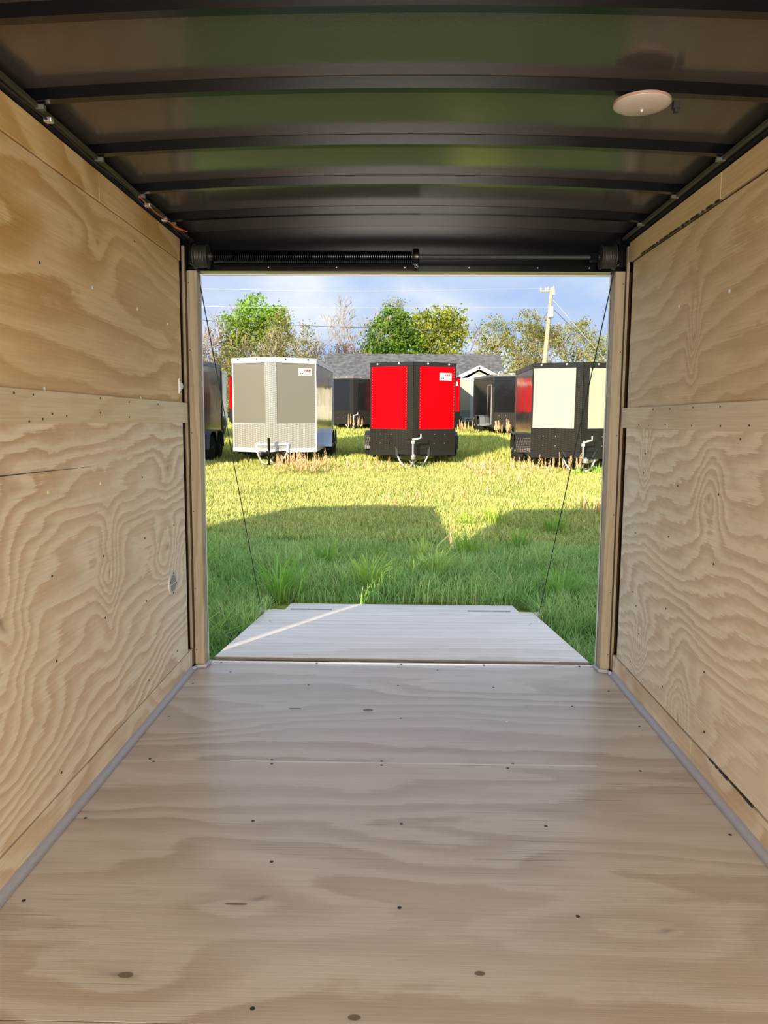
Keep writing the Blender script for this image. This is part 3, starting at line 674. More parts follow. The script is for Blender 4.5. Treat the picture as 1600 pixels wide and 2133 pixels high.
T_blk2 = trailer('black enclosed trailer in the back row between the grey and red trailers', (-2.16, 37.0, .80), rz=.05, Lg=4.5, w=2.0, upper=blackp_m, guard=dp_black, side=blackp_m, trim=trimblack_m, toprail=mat('weathered_rail', (.22, .22, .21), .35, .3), corner=trimblack_m, fender=mat('grey_fender', (.22, .24, .25), .35, .5), sticker=False, H=2.20, zb=.30)
T_red3 = trailer('red enclosed trailer half hidden behind the right edge of the red trailer', (1.74, 36, .76), Lg=4.5, upper=red_m, guard=dp_black, side=blackp_m, trim=trimblack_m, toprail=trimblack_m, corner=dp_black, fender=dp_black, H=2.22, zb=.30)
T_wht2 = trailer('white enclosed trailer with silver lower nose, before the house porch', (3.85, 41.2, .93), Lg=4.5, w=2.1, upper=cream_m, guard=dp_silver, side=white_m, trim=white_alu, toprail=white_alu, corner=white_alu, fender=white_m, sticker=False, H=2.25, zb=.30)
T_blk3 = trailer('black enclosed trailer with side door in the back row beside the cream fronted trailer', (5.02, 33.6, .70), rz=.10, Lg=4.2, w=2.05, upper=blackp_m, guard=dp_black, side=blackp_m, trim=trimblack_m, toprail=mat('weathered_rail', (.22, .22, .21)), corner=trimblack_m, fender=mat('grey_fender', (.22, .24, .25)), sticker=False, jack='folded_crank', door=True, H=2.24, zb=.30)
# parked beside our own trailer: out of the picture, throws the shadow on the grass
T_nb = trailer('black enclosed trailer parked alongside, seen only by its shadow on the grass', (-3.35, .55, -.30), rz=0, rx=0, Lg=3.45, nose=.5, w=2.05, upper=blackp_m, guard=dp_black, side=blackp_m, trim=trimblack_m, toprail=trimblack_m, corner=dp_black, fender=dp_black, sticker=False, H=2.18, zb=.30)

# ================================================================== house
hs = thing('house', 'low white house with grey shingle roof behind the trailers', 'house', (1.0, 52, GZ(1, 52)))
hz = GZ(1, 52); siding = mat('cream_siding', (.72, .70, .60), .6); fasc = mat('white_fascia', (.85, .83, .78), .5)
shingle = mat('grey_shingles', (.125, .13, .14), .85, noise=(3.5, .45), bump=(14, .5, .03))
ez = 3.75 - hz; rz_ = 6.0 - hz    # eave and ridge heights above the base
MB().box(-5.7, 5.7, .4, 7.6, -.3, ez).build('house_wall', siding, hs)
m = MB(); m.prism([(-.1, ez-.1), (4.0, rz_), (8.1, ez-.1), (8.1, ez-.22), (4.0, rz_-.14), (-.1, ez-.22)], 'x', -6.2, 6.15); m.build('roof', shingle, hs)
# porch gable standing forward
m = MB(); m.prism([(2.7, -.3), (5.75, -.3), (5.75, ez-.1), (4.15, ez+.72), (2.7, ez-.1)], 'y', -1.2, .5); m.build('porch_wall', siding, hs)
m = MB(); gx, gzk = 4.15, ez+.98
m.bar((gx-1.62, -1.4, ez+.18), (gx+.02, -1.4, gzk), .14, .22, (0, 0, 1)); m.bar((gx+1.68, -1.4, ez+.14), (gx-.02, -1.4, gzk), .14, .22, (0, 0, 1)); m.build('porch_fascia', fasc, hs)
m = MB(); m.prism([(gx-1.75, ez+.22), (gx, gzk+.13), (gx+1.8, ez+.18), (gx+1.8, ez+.12), (gx, gzk+.05), (gx-1.75, ez+.16)], 'y', -1.45, 2.8); m.build('porch_roof', shingle, hs)
MB().prism([(gx-.28, gzk-.44), (gx+.28, gzk-.44), (gx, gzk-.24)], 'y', -1.24, -1.2).build('gable_vent', mat('vent_tan', (.35, .31, .24), .7), hs)
m = MB(); m.tube([(5.45, -1.0, ez+.1), (5.45, -1.0, ez+.62), (5.5, -1.0, ez+.72), (5.62, -1.0, ez+.72), (5.68, -1.0, ez+.62), (5.6, -1.0, ez+.55), (5.53, -1.0, ez+.60)], .035, 8).build('vent_pipe', white_alu, hs)
for x in (-4.2, -1.6, 1.0):
    fo = MB().box(x-.5, x+.5, .34, .4, .9, 2.2).build('window', fasc, hs); MB().box(x-.42, x+.42, .33, .345, .98, 2.12).build('pane', mat('window_glass', (.03, .04, .05), .1), fo)
cv = thing('canopy_tent', 'low white domed canopy top showing above the black trailer', 'canopy', (6.35, 44.5, GZ(6.35, 44.5)))
MB().lathe([(.95, 2.42), (.93, 2.52), (.75, 2.70), (.45, 2.84), (.12, 2.90), (.02, 2.91)], (0, 0, 0), 'z', 18).build('canopy', mat('canopy_white', (.85, .85, .80), .6), cv, smooth=True)
for a in range(4):
    MB().tube([(.7*math.cos(PI/4+a*PI/2), .7*math.sin(PI/4+a*PI/2), -.05), (.7*math.cos(PI/4+a*PI/2), .7*math.sin(PI/4+a*PI/2), 2.5)], .025, 8).build('leg', white_alu, cv)

# ================================================================== utility pole and wires
up = thing('utility_pole', 'leaning wooden utility pole with grey transformer behind the cream fronted trailer', 'utility pole', (10.05, 56, GZ(10, 56)))
pz = GZ(10, 56); B = lambda x, z, y=56: (x-10.05, y-56, z-pz)
MB().tube([B(10.05, pz-.3), B(10.3, 5.4), B(10.66, 10.62)], [.19, .17, .12], 12).build('pole', mat('pole_wood', (.50, .42, .30), .85, noise=(6, .25)), up, smooth=True)
MB().tube([B(10.62, 8.52, 55.8), B(10.62, 8.55, 55.8), B(10.62, 9.26, 55.8), B(10.62, 9.32, 55.8)], [.14, .19, .19, .12], 14).build('transformer', mat('transformer_grey', (.60, .62, .62), .45), up, smooth=True)
MB().bar(B(10.55, 10.42), B(9.85, 10.40), .08, .10).build('crossarm', mat('pole_wood', (.5, .42, .3)), up)
m = MB()
for x, z in ((9.9, 10.45), (10.25, 10.45), (10.4, 10.5), (10.8, 10.55), (10.7, 10.3)): m.lathe([(.03, 0), (.06, .05), (.05, .12), (.02, .2)], B(x, z), 'z', 8)
m.build('insulators', white_alu, up, kind='stuff')
MB().box(10.70-10.05, 10.86-10.05, -.1, .1, 10.15-pz, 10.5-pz).build('cutout_fuse', white_alu, up)
wire_w = mat('wire_bright', (.62, .62, .60), .4, .6); wire_k = mat('wire_dark', (.06, .06, .06), .6)
def wire(label, pts, r, mt, n=20, sag=.1):
    a, b_ = Vector(pts[0]), Vector(pts[-1]); o = thing('power_line', label, 'power line', tuple(a))
    d = b_-a
    P = [tuple(d*(i/n) - Vector((0, 0, sag*math.sin(PI*i/n)))) for i in range(n+1)]
    MB().tube(P, r, 5).build('wire', mt, o)
wire('topmost pale power line running left from the pole head', ((10.25, 56, 10.60), (-24, 56, 10.85)), .009, wire_w, sag=.35)
wire('second pale power line running left from the transformer', ((10.55, 56, 9.28), (-24, 56, 9.35)), .013, wire_w, sag=.10)
wire('lowest dark power line running left across the treetops', ((10.45, 56, 7.66), (-24, 56, 8.95)), .018, wire_k, sag=.35)
wire('pale guy wire slanting down to the right from the pole', ((10.78, 56, 9.80), (15.2, 56, 5.0)), .018, wire_w, sag=.0)
wire('dark service wire running down to the right from the transformer', ((10.78, 56, 9.2), (13.2, 56, 7.1)), .02, wire_k, sag=.06)
wire('dark service wire running down to the left from the transformer', ((10.42, 56, 9.0), (9.3, 56, 7.0)), .02, wire_k, sag=.02)

# ================================================================== ground, grass
def grid_ground():
    xs = np.concatenate([np.linspace(-90, -14, 12), np.linspace(-12, 12, 33), np.linspace(14, 90, 12)]); ys = np.concatenate([np.linspace(-40, 2, 8), np.linspace(3.5, 46, 70), np.linspace(48, 160, 20)])
    X, Y = np.meshgrid(xs, ys); Z = gza(X, Y); nx, ny = len(xs), len(ys)
    v = np.stack([X, Y, Z], -1).reshape(-1, 3)
    f = [(j*nx+i, j*nx+i+1, (j+1)*nx+i+1, (j+1)*nx+i) for j in range(ny-1) for i in range(nx-1)]
    m = MB(); m.v = [tuple(map(float, a)) for a in v]; m.f = f
    g = bpy.data.materials.new('soil_and_thatch'); g.use_nodes = True; nt = g.node_tree; b = nt.nodes['Principled BSDF']
    tc = nt.nodes.new('ShaderNodeTexCoord'); n = nt.nodes.new('ShaderNodeTexNoise'); n.inputs['Scale'].default_value = 6; n.inputs['Detail'].default_value = 6
    nt.links.new(tc.outputs['Object'], n.inputs['Vector']); r = nt.nodes.new('ShaderNodeValToRGB'); e = r.color_ramp.elements
    e[0].position = .3; e[0].color = (.20, .25, .05, 1); e[1].position = .7; e[1].color = (.42, .45, .10, 1)
    nt.links.new(n.outputs['Fac'], r.inputs['Fac']); nt.links.new(r.outputs['Color'], b.inputs['Base Color']); b.inputs['Roughness'].default_value = 1; b.inputs['Specular IOR Level'].default_value = 0
    o = m.build('ground', g, smooth=False); tag(o, 'grassy field the trailers stand on', 'ground', kind='structure')
grid_ground()

rng = np.random.default_rng(7)
def blade_mesh(name, x, y, z, h, w, az, lean, col, mt, mid=True):
    n = len(x); ca, sa = np.cos(az), np.sin(az)
    wx, wy = -sa*w/2, ca*w/2
    if mid:
        V = np.zeros((n, 5, 3)); lx, ly = ca*lean*h, sa*lean*h
        V[:, 0] = np.stack([x-wx, y-wy, z], -1); V[:, 1] = np.stack([x+wx, y+wy, z], -1)
        V[:, 2] = np.stack([x+wx*.8+lx*.32, y+wy*.8+ly*.32, z+h*.58], -1); V[:, 3] = np.stack([x-wx*.8+lx*.32, y-wy*.8+ly*.32, z+h*.58], -1)
        V[:, 4] = np.stack([x+lx, y+ly, z+h*np.sqrt(np.clip(1-.35*lean**2, .2, 1))], -1)
        base = (np.arange(n)*5)[:, None]
        loops = np.concatenate([base+np.array([0, 1, 2, 3]), base+np.array([3, 2, 4])], 1).reshape(-1)
        tot = np.tile([4, 3], n); k = 5
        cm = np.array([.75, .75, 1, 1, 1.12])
    else:
        V = np.zeros((n, 3, 3)); lx, ly = ca*lean*h, sa*lean*h
        V[:, 0] = np.stack([x-wx, y-wy, z], -1); V[:, 1] = np.stack([x+wx, y+wy, z], -1); V[:, 2] = np.stack([x+lx, y+ly, z+h], -1)
        loops = np.arange(n*3); tot = np.full(n, 3); k = 3; cm = np.array([.85, .85, 1.1])
    me = bpy.data.meshes.new(name); me.vertices.add(n*k); me.vertices.foreach_set('co', V.reshape(-1).astype(np.float32))
    me.loops.add(len(loops)); me.loops.foreach_set('vertex_index', loops.astype(np.int32))
    me.polygons.add(len(tot)); st = np.concatenate([[0], np.cumsum(tot)[:-1]]); me.polygons.foreach_set('loop_start', st.astype(np.int32)); me.polygons.foreach_set('loop_total', tot.astype(np.int32))
    me.update(calc_edges=True)
    ca_ = me.color_attributes.new('Col', 'FLOAT_COLOR', 'POINT')
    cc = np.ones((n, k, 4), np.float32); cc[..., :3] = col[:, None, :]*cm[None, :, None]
    ca_.data.foreach_set('color', cc.reshape(-1))
    me.materials.append(mt)
    o = bpy.data.objects.new(name, me); C.objects.link(o); return o
grass_m = vcol_mat('grass_blades', .22)
def patch(x, y, s):   # slow clumpy pattern 0..1
    return .5+.25*np.sin(x*1.9*s+1.3*np.sin(y*1.1*s+.5))+.25*np.sin(y*2.3*s+1.7*np.sin(x*1.3*s+2.0))
def off_ramp(x, y): return ~((np.abs(x-.02) < 1.0) & (y < 5.98))
def lerp(a, b_, t): return np.array(a)[None]*(1-t[:, None]) + np.array(b_)[None]*t[:, None]
# lush near grass
def near_grass():
    n = 150000
    y = 3.95 + 5.6*rng.random(n)**.9; x = (rng.random(n)-.5)*2*(2.2+.52*(y-3.9)) 
    # clump
    cx = rng.random(2600); k = rng.integers(0, 2600, n//2); cy_ = 3.95+5.8*rng.random(2600); cxx = (cx-.5)*2*(2.2+.52*(cy_-3.9))
    x[:n//2] = cxx[k]+rng.normal(0, .045, n//2); y[:n//2] = cy_[k]+rng.normal(0, .045, n//2)
    ok = off_ramp(x, y) & (y > 3.9) & ~((np.abs(x-.02) < 1.15) & (y < 3.95)); x, y = x[ok], y[ok]; n = len(x)
    p = patch(x, y, 1.2); q = patch(x+5, y-3, 2.6); far = np.clip((y-6.5)/3, 0, 1)
    h = (.07+.20*rng.random(n)**1.6*(.45+.9*p))*(1-.60*far)*(.7+.5*q); w = .0045+.0065*rng.random(n)
    az = rng.random(n)*2*PI; lean = .15+.8*rng.random(n)
    t = np.clip(.35*rng.random(n)+.45*q+.35*far-.15, 0, 1)
    col = lerp((.27, .50, .15), (.66, .78, .27), t)*(.7+.6*rng.random(n))[:, None]
    dry = rng.random(n) < .05; col[dry] = np.array([.60, .54, .28])
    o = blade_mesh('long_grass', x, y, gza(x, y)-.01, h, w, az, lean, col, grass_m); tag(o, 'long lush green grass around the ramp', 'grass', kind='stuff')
near_grass()
def mid_grass():
    n = 210000
    y = 9.0 + 11.5*rng.random(n); x = (rng.random(n)-.5)*2*(1.5+.40*y)
    p = patch(x, y, .6); q = patch(x+9, y+4, 1.7)
    h = (.035+.07*rng.random(n)*(.5+p))*(.75+.5*q); w = .008+.010*rng.random(n)
    az = rng.random(n)*2*PI; lean = .2+.9*rng.random(n)
    t = np.clip(.4*rng.random(n)+.5*q+.02*(y-9), 0, 1)
    col = lerp((.44, .56, .15), (.80, .78, .27), t)*(.75+.5*rng.random(n))[:, None]
    dry = rng.random(n) < .10; col[dry] = np.array([.68, .60, .28])
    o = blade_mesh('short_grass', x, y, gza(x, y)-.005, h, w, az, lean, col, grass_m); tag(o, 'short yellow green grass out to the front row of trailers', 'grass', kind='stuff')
mid_grass()
def far_grass():
    n = 130000
    y = 20.0 + 34*rng.random(n)**1.3; x = (rng.random(n)-.5)*2*(1.5+.38*y)
    p = patch(x, y, .4)
    h = .05+.12*rng.random(n)*(.5+p); w = .02+.03*rng.random(n); az = rng.random(n)*2*PI; lean = .2+.7*rng.random(n)
    t = np.clip(rng.random(n), 0, 1); col = lerp((.44, .55, .13), (.80, .77, .24), t)*(.75+.5*rng.random(n))[:, None]
    o = blade_mesh('field_grass', x, y, gza(x, y)-.005, h, w, az, lean, col, grass_m, mid=False); tag(o, 'rough yellow green grass between and behind the trailers', 'grass', kind='stuff')
far_grass()
def weeds():
    # broad-leaved clumps and taller tufts scattered in the near grass
    X = []; Y = []; H = []; W = []; A = []; Ln = []; Cc = []
    for (cx, cy, hh, n, col) in ((-.95, 6.1, .42, 90, (.17, .32, .06)), (-1.6, 5.2, .40, 90, (.16, .30, .05)), (-.25, 6.5, .36, 70, (.25, .38, .07)), (.35, 6.9, .38, 60, (.28, .38, .08)), (1.35, 6.3, .36, 80, (.17, .31, .06)), (-1.9, 7.2, .34, 70, (.18, .33, .06)),
                                 (.8, 8.3, .34, 60, (.24, .36, .06)), (-.7, 7.6, .30, 70, (.17, .30, .05)), (1.6, 5.3, .36, 70, (.27, .34, .07)), (-1.3, 4.6, .36, 90, (.2, .34, .07)), (.25, 8.0, .32, 50, (.33, .42, .10)), (1.35, 8.6, .3, 60, (.17, .3, .05)),
                                 (4.55, 17.6, .26, 60, (.26, .42, .08)), (4.0, 17.3, .2, 60, (.30, .45, .08)), (1.3, 10.4, .3, 90, (.3, .40, .06)), (.9, 10.0, .26, 80, (.26, .36, .05)), (2.0, 9.9, .26, 80, (.18, .32, .05))):
        a = rng.random(n)*2*PI; r = np.abs(rng.normal(0, .10, n)); X.append(cx+r*np.cos(a)); Y.append(cy+r*np.sin(a)); H.append(hh*(.5+.6*rng.random(n))); W.append(.010+.008*rng.random(n)); A.append(a+rng.normal(0, .4, n)); Ln.append(.3+.7*rng.random(n)); Cc.append(1.7*np.tile(col, (n, 1))*(.75+.5*rng.random(n))[:, None])
    X, Y, H, W, A, Ln, Cc = map(np.concatenate, (X, Y, H, W, A, Ln, Cc))
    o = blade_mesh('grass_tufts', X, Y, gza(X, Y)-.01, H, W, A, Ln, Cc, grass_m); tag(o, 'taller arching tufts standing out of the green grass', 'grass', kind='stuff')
weeds()
def sorrel():
    X = []; Y = []; H = []
    def add(n, x0, x1, y0, y1, h0, h1):
        X.append(x0+(x1-x0)*rng.random(n)); Y.append(y0+(y1-y0)*rng.random(n)); H.append(h0+(h1-h0)*rng.random(n))
    add(100, -2.8, -1.7, 16.8, 18.9, .22, .52); add(22, -1.7, -.6, 16.5, 18.6, .2, .38); add(75, 1.5, 2.9, 14.6, 18.4, .18, .42); add(22, 2.9, 3.7, 16.0, 18.2, .22, .48)
    add(12, -.7, -.2, 17.0, 18.4, .2, .36); add(18, 2.5, 3.1, 9.6, 11.6, .2, .42); add(60, 4.0, 6.0, 31.2, 32.9, .35, .75); add(26, 1.2, 3.2, 33.5, 35.5, .3, .6); add(20, -5.3, -4.9, 16.2, 17.8, .3, .6); add(16, 3.6, 4.1, 17.2, 17.7, .28, .5); add(10, -2.4, -1.6, 35.4, 36.0, .4, .8); add(2, .5, .6, 8.2, 8.4, .3, .38); add(14, -.3, 2.4, 11.5, 14, .12, .22)
    X, Y, H = map(np.concatenate, (X, Y, H)); n = len(X)
    xs, ys, zs, hs_, ws, azs, ls, cs = [], [], [], [], [], [], [], []
    z0 = gza(X, Y); big = 1+np.clip((Y-22)/12, 0, 1)
    xs.append(X); ys.append(Y); zs.append(z0); hs_.append(H); ws.append(.006*big); azs.append(rng.random(n)*2*PI); ls.append(np.full(n, .05)); cs.append(np.tile((.42, .40, .12), (n, 1)))
    for k in range(14):    # seed whorls up the top half
        f = .42+.56*(k/13); s = 1-.6*(k/13)
        xs.append(X+rng.normal(0, .006, n)); ys.append(Y+rng.normal(0, .006, n)); zs.append(z0+H*f-.02); hs_.append((.05+.03*rng.random(n))*s*1.2*big); ws.append(.017*s*big+.003); azs.append(rng.random(n)*2*PI); ls.append(.35*np.ones(n)); cs.append(np.array((.98, .66, .40))[None]*(.75+.5*rng.random(n))[:, None])
    cat = [np.concatenate(a) for a in (xs, ys, zs, hs_, ws, azs, ls)]
    o = blade_mesh('red_sorrel', *cat, np.concatenate(cs), grass_m); tag(o, 'rust pink seed stalks of wild sorrel in front of the trailers', 'weeds', kind='stuff')
sorrel()

# ================================================================== trees
bark_pale = mat('bark_pale', (.42, .36, .29), .9, noise=(3, .3)); bark_grey = mat('bark_grey', (.45, .40, .36), .9); bark_dark = mat('bark_dark', (.16, .125, .09), .9)
leaf_m = vcol_mat('leaves', .35)
def leaves(name, P, size, col, parent, kind='stuff'):
    n = len(P); a = rng.normal(0, 1, (n, 3)); a /= np.linalg.norm(a, axis=1)[:, None]; b_ = np.cross(a, rng.normal(0, 1, (n, 3))); b_ /= np.linalg.norm(b_, axis=1)[:, None]
    s = size*(.6+.8*rng.random(n))[:, None]
    V = np.stack([P-a*s*.5, P+b_*s*.32, P+a*s*.5, P-b_*s*.32], 1)
    me = bpy.data.meshes.new(name); me.vertices.add(4*n); me.vertices.foreach_set('co', V.reshape(-1).astype(np.float32)); me.loops.add(4*n); me.loops.foreach_set('vertex_index', np.arange(4*n, dtype=np.int32)); me.polygons.add(n); me.polygons.foreach_set('loop_start', np.arange(0, 4*n, 4, dtype=np.int32)); me.polygons.foreach_set('loop_total', np.full(n, 4, np.int32)); me.update(calc_edges=True)
    ca_ = me.color_attributes.new('Col', 'FLOAT_COLOR', 'POINT'); cc = np.ones((n, 4, 4), np.float32); cc[..., :3] = col[:, None, :]; ca_.data.foreach_set('color', cc.reshape(-1))
    me.materials.append(leaf_m); o = bpy.data.objects.new(name, me); C.objects.link(o); o.parent = parent; o['kind'] = kind; return o
def grow(m, p, d, ln, r, depth, spread, rnd, tips, up=.12):
    q = p; pts = [p]; rr = [r]; n = 3
    for i in range(n):
        d = (d + Vector((rnd.gauss(0, .12), rnd.gauss(0, .12), rnd.gauss(0, .08)+up*.4))).normalized(); q = q + d*(ln/n); pts.append(q); rr.append(max(.016, r*(1-.34*(i+1)/n)))
    m.tube(pts, rr, 6 if r > .06 else (4 if r > .025 else 3), caps=False); tips.append(q)
    if depth == 0: return
    for i in range(2 if depth > 2 else rnd.choice((2, 3, 3))):
        nd = (d + Vector((rnd.gauss(0, spread), rnd.gauss(0, spread), rnd.gauss(up, spread*.6)))).normalized()
        s = pts[rnd.choice((2, 3, 3))]
        grow(m, s, nd, ln*rnd.uniform(.62, .85), rr[-1]*.78, depth-1, spread, rnd, tips, up)
def tree(label, x, y, h, crown, c0, c1, n=5000, size=.22, bark=bark_pale, depth=4, seed=1, spread=.5, clump=.30, name='tree', trunk_r=.16, top=None, ground=None):
    z0 = GZ(x, y); T = thing(name, label, 'tree' if name == 'tree' else 'bush', (x, y, z0)); H = h-z0; rnd = random.Random(seed)
    m = MB(); tips = []
    for k in range(2 if name == 'tree' else 3):
        grow(m, Vector((rnd.uniform(-.4, .4)*k, rnd.uniform(-.4, .4)*k, -.2)), Vector((rnd.gauss(0, .12), rnd.gauss(0, .12), 1)).normalized(), H*.34, trunk_r, depth, spread, rnd, tips)
    # keep the branches inside the height of the crown
    zm = max(v[2] for v in m.v); f = H*.97/zm if (zm > H*.97 or not n) else 1
    m.v = [(a, b_, c*f) for a, b_, c in m.v]
    m.build('trunk', bark, T)
    if n:
        P = []; w = np.array([a[3]*a[4]*a[5] for a in crown])**.75; w /= w.sum()
        for (dx, dy, dz, rx, ry, rz), wi_ in zip(crown, w):
            nn = int(n*wi_); nc = max(6, nn//16); u = rng.normal(0, 1, (nc, 3)); u /= np.linalg.norm(u, axis=1)[:, None]; r = (.3+.75*rng.random(nc)**.55)[:, None]
            c = u*r*np.array([rx, ry, rz])+np.array([dx, dy, dz]); k = rng.integers(0, nc, nn); P.append(c[k]+rng.normal(0, clump, (nn, 3))*np.array([1, 1, .7]))
        P = np.concatenate(P); P = P[P[:, 2] > .1]; nn = len(P)
        t = np.clip(rng.random(nn)*.8+.2*np.sin(P[:, 0]*1.7+P[:, 2]*2.1), 0, 1)
        col = lerp(c0, c1, t)*(.7+.6*rng.random(nn))[:, None]
        if top is not None:
            tt = np.clip((P[:, 2]/H-.62)/.25, 0, 1); col = col*(1-tt[:, None])+np.array(top)[None]*(.7+.6*rng.random(nn))[:, None]*tt[:, None]
        leaves('foliage', P, size, col, T)
    return T
OL0, OL1 = (.15, .17, .04), (.34, .33, .09); GR0, GR1 = (.10, .22, .03), (.28, .42, .06); YG0, YG1 = (.24, .30, .04), (.48, .50, .08); BR0, BR1 = (.30, .20, .13), (.52, .38, .27)
# heights given as absolute z of the top
tree('pinkish brown budding tree at the far left of the tree line', -17.0, 70, 10.6, [(0, 0, 5.5, 1.6, 1.6, 3.2), (-.8, 0, 4, 1.6, 1.4, 2.5), (.6, .5, 7.4, 1.1, 1.1, 1.4)], (.34, .22, .16), (.58, .44, .34), 2600, .17, bark_pale, 5, 3, .42)
tree('tall bright green tree rising above the grey trailer', -13.2, 71, 12.2, [(0, 0, 9.1, 2.3, 2, 1.6), (-1.5, 0, 7.8, 1.7, 1.6, 1.5), (2.0, 0, 8.2, 1.8, 1.6, 1.6), (.3, 0, 5.6, 3.0, 2, 2.6), (-1.8, 0, 4.2, 1.7, 1.5, 2.0)], (.22, .28, .05), (.44, .47, .11), 9500, .25, bark_pale, 5, 5, .4, top=(.26, .46, .05))
tree('thin olive tree with pale limbs right of the bright green tree', -10.3, 69, 10.4, [(-.5, 0, 6.5, 1.3, 1.2, 2.4), (.6, 0, 5, 1.2, 1.2, 2.4), (.2, 0, 8.3, .7, .7, .9)], (.28, .28, .08), (.50, .46, .18), 2600, .18, bark_pale, 5, 8, .42)
tree('sparse grey twigged tree with green ivy above the right end of the grey trailer', -8.2, 68, 10.6, [(0, 0, 4.2, 1.2, 1.2, 2.6), (.2, 0, 6.6, .7, .7, 1.5)], (.24, .24, .07), (.42, .40, .13), 1700, .17, bark_grey, 6, 11, .48)
tree('large bare grey tree left of the green trees', -4.7, 71, 12.8, [], (0, 0, 0), (0, 0, 0), 0, .1, bark_grey, 7, 14, .44, trunk_r=.15)
tree('reddish brown twiggy tree in front of the bare grey tree', -4.4, 67, 8.3, [(0, 0, 4.2, 1.5, 1.3, 2.2), (.6, 0, 2.8, 1.6, 1.3, 1.6)], (.25, .16, .10), (.44, .31, .20), 2600, .15, bark_dark, 6, 17, .5)
tree('dense rounded green tree above the red trailer', -.75, 68, 10.9, [(0, 0, 6.2, 2.3, 2, 2.5), (-1.3, 0, 4.2, 1.9, 1.6, 2.2), (1.4, 0, 4.8, 1.8, 1.6, 2.3), (.2, 0, 8.2, 1.4, 1.2, 1.3)], GR0, GR1, 10500, .25, bark_dark, 4, 21, .45)
tree('slim grey green tree top showing behind the dense green tree', -.45, 74, 12.7, [(0, 0, 9.9, 1.0, 1, 1.3), (.2, 0, 8, .8, .8, 2)], (.26, .27, .13), (.46, .44, .26), 1100, .17, bark_grey, 5, 23, .32)
tree('broad yellow green tree right of the dense green tree', 3.3, 69.5, 11.4, [(0, 0, 6.6, 2.4, 2, 2.8), (1.3, 0, 8.0, 1.4, 1.2, 1.5), (-1.4, 0, 7.6, 1.4, 1.2, 1.6), (0, 0, 3.8, 2.2, 1.8, 2.1)], YG0, YG1, 9500, .25, bark_dark, 4, 26, .45)
tree('rust orange bush between the yellow green tree and the airy trees', 6.2, 66, 7.6, [(0, 0, 3.2, 1.5, 1.2, 1.9), (.7, 0, 2.4, 1.5, 1.2, 1.5)], (.34, .20, .09), (.56, .36, .19), 2300, .17, bark_dark, 4, 29, .5)
tree('airy yellow green tree with pale trunks above the house roof end', 8.5, 69, 10.4, [(-.3, 0, 7.2, 1.5, 1.3, 1.5), (.8, 0, 6.0, 1.3, 1.2, 1.8), (-.9, 0, 4.6, 1.2, 1.2, 1.8)], (.26, .28, .06), (.46, .45, .13), 2800, .20, bark_pale, 5, 31, .42)
tree('tall narrow vine covered tree left of the utility pole', 10.75, 66, 10.6, [(0, 0, 7.4, .85, .9, 1.8), (.1, 0, 5.0, 1.2, 1.2, 2.2), (-.3, 0, 2.6, 1.7, 1.5, 2.2)], (.24, .25, .05), (.44, .40, .11), 4600, .19, bark_dark, 4, 34, .3)
tree('flat topped olive pine directly behind the utility pole', 13.0, 72, 9.9, [(0, 0, 7.6, 1.7, 1.3, .75), (.9, 0, 7.0, 1.2, 1.1, .6), (-.4, 0, 4.6, .6, .6, .9)], (.16, .18, .05), (.32, .31, .10), 2300, .19, bark_grey, 5, 37, .45)
tree('airy spreading tree with crooked pale limbs right of the utility pole', 15.2, 68, 10.2, [(-.2, 0, 7.5, 1.3, 1.2, 1.0), (1.3, 0, 6.4, 1.0, 1, 1.0), (-1.4, 0, 6.2, .8, .9, .9), (0, 0, 4.6, 1.5, 1.2, 1.5)], (.28, .30, .07), (.50, .48, .18), 2700, .19, bark_pale, 6, 40, .55)
tree('small light green willow like tree at the right edge of the opening', 18.2, 70, 9.2, [(0, 0, 5, 1.5, 1.4, 2.4), (.8, 0, 3, 1.6, 1.4, 1.8)], (.30, .34, .08), (.50, .52, .17), 3000, .18, bark_pale, 4, 43, .4)
TN0, TN1 = (.30, .26, .13), (.52, .46, .26)
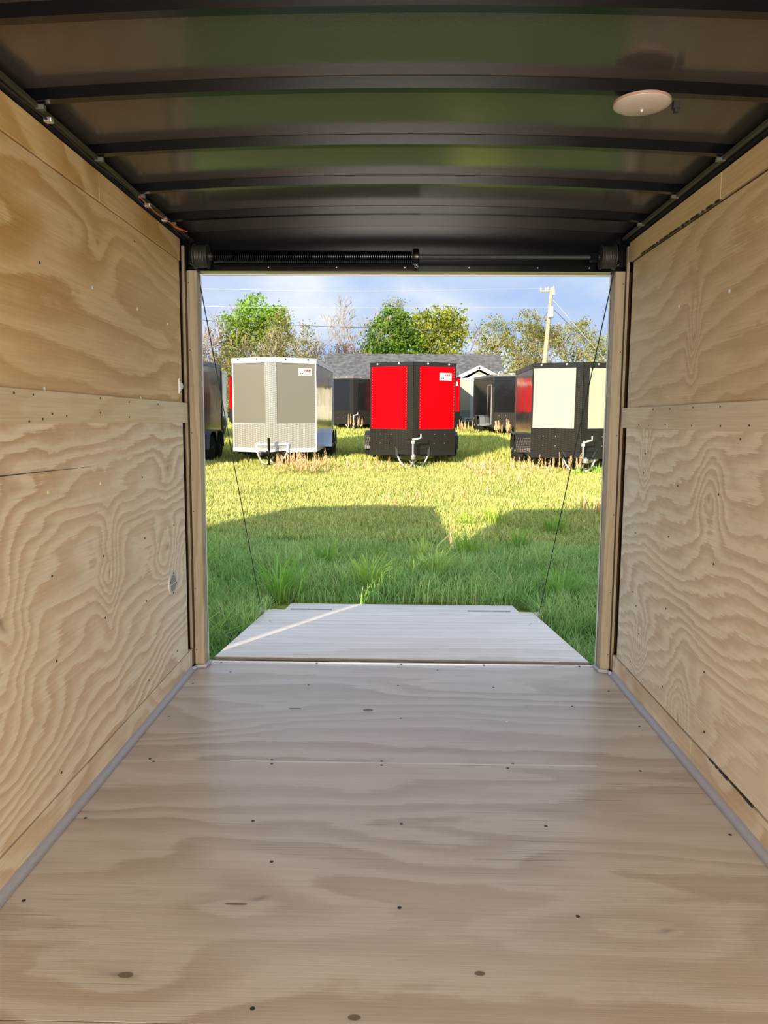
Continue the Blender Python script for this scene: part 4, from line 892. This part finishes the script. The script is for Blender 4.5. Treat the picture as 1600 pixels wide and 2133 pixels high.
bush_specs = [(-15.8, 62, 6.6, 2.0, OL0, OL1, 'olive thicket behind the dark charcoal trailer'), (-12.4, 61, 6.3, 2.3, (.26, .30, .04), (.52, .50, .07), 'yellow green thicket just above the left half of the grey trailer'), (-9.5, 60.5, 6.2, 1.9, (.24, .24, .07), (.44, .40, .14), 'dull olive thicket just above the right half of the grey trailer'), (-7.2, 62, 7.6, 1.4, (.22, .25, .05), (.42, .38, .12), 'upright olive bush beside the left end of the house roof'),
    (-17.6, 66, 8.6, 1.8, TN0, TN1, 'tan thicket at the left door post'), (-14.6, 67, 8.6, 1.9, (.24, .25, .07), (.46, .43, .14), 'mixed olive thicket below the tall bright green tree'), (-11.3, 66, 8.3, 1.9, (.27, .27, .07), (.50, .46, .15), 'pale olive thicket below the thin olive tree'), (-6.6, 66, 8.0, 1.6, TN0, TN1, 'tan brown thicket left of the bare grey tree'),
    (-2.9, 64, 7.6, 1.7, (.26, .21, .11), (.46, .37, .20), 'brownish thicket behind the left half of the house roof'), (1.3, 64.5, 7.2, 2.0, (.16, .25, .04), (.36, .44, .08), 'green thicket between the two big green trees'), (5.6, 63, 7.2, 1.7, (.26, .24, .07), (.48, .42, .14), 'tawny thicket behind the house porch'), (8.3, 60.5, 6.9, 1.7, (.20, .25, .03), (.42, .42, .08), 'dense green bush at the right end of the house'), (10.3, 59, 6.6, 1.5, (.18, .24, .03), (.40, .42, .08), 'dense green bush left of the utility pole foot'),
    (16.2, 62, 6.9, 2.0, (.28, .29, .06), (.52, .47, .14), 'golden green thicket above the cream fronted trailer'), (19.2, 63, 7.6, 1.9, (.29, .30, .07), (.52, .48, .15), 'golden green thicket at the right door post'), (13.6, 64.5, 5.6, 1.0, (.20, .22, .05), (.40, .37, .12), 'small dark bush right of the utility pole foot')]
for i, (x, y, h, r, c0, c1, lb) in enumerate(bush_specs):
    hh = h-GZ(x, y); tree(lb, x, y, h, [(0, 0, hh*.40, r, r, hh*.42), (r*.6, -.3, hh*.28, r*.8, r*.8, hh*.30), (-r*.6, .2, hh*.30, r*.8, r*.8, hh*.32)], c0, c1, 3600, .19, bark_dark, 4, 60+i, .5, name='bush', trunk_r=.07)
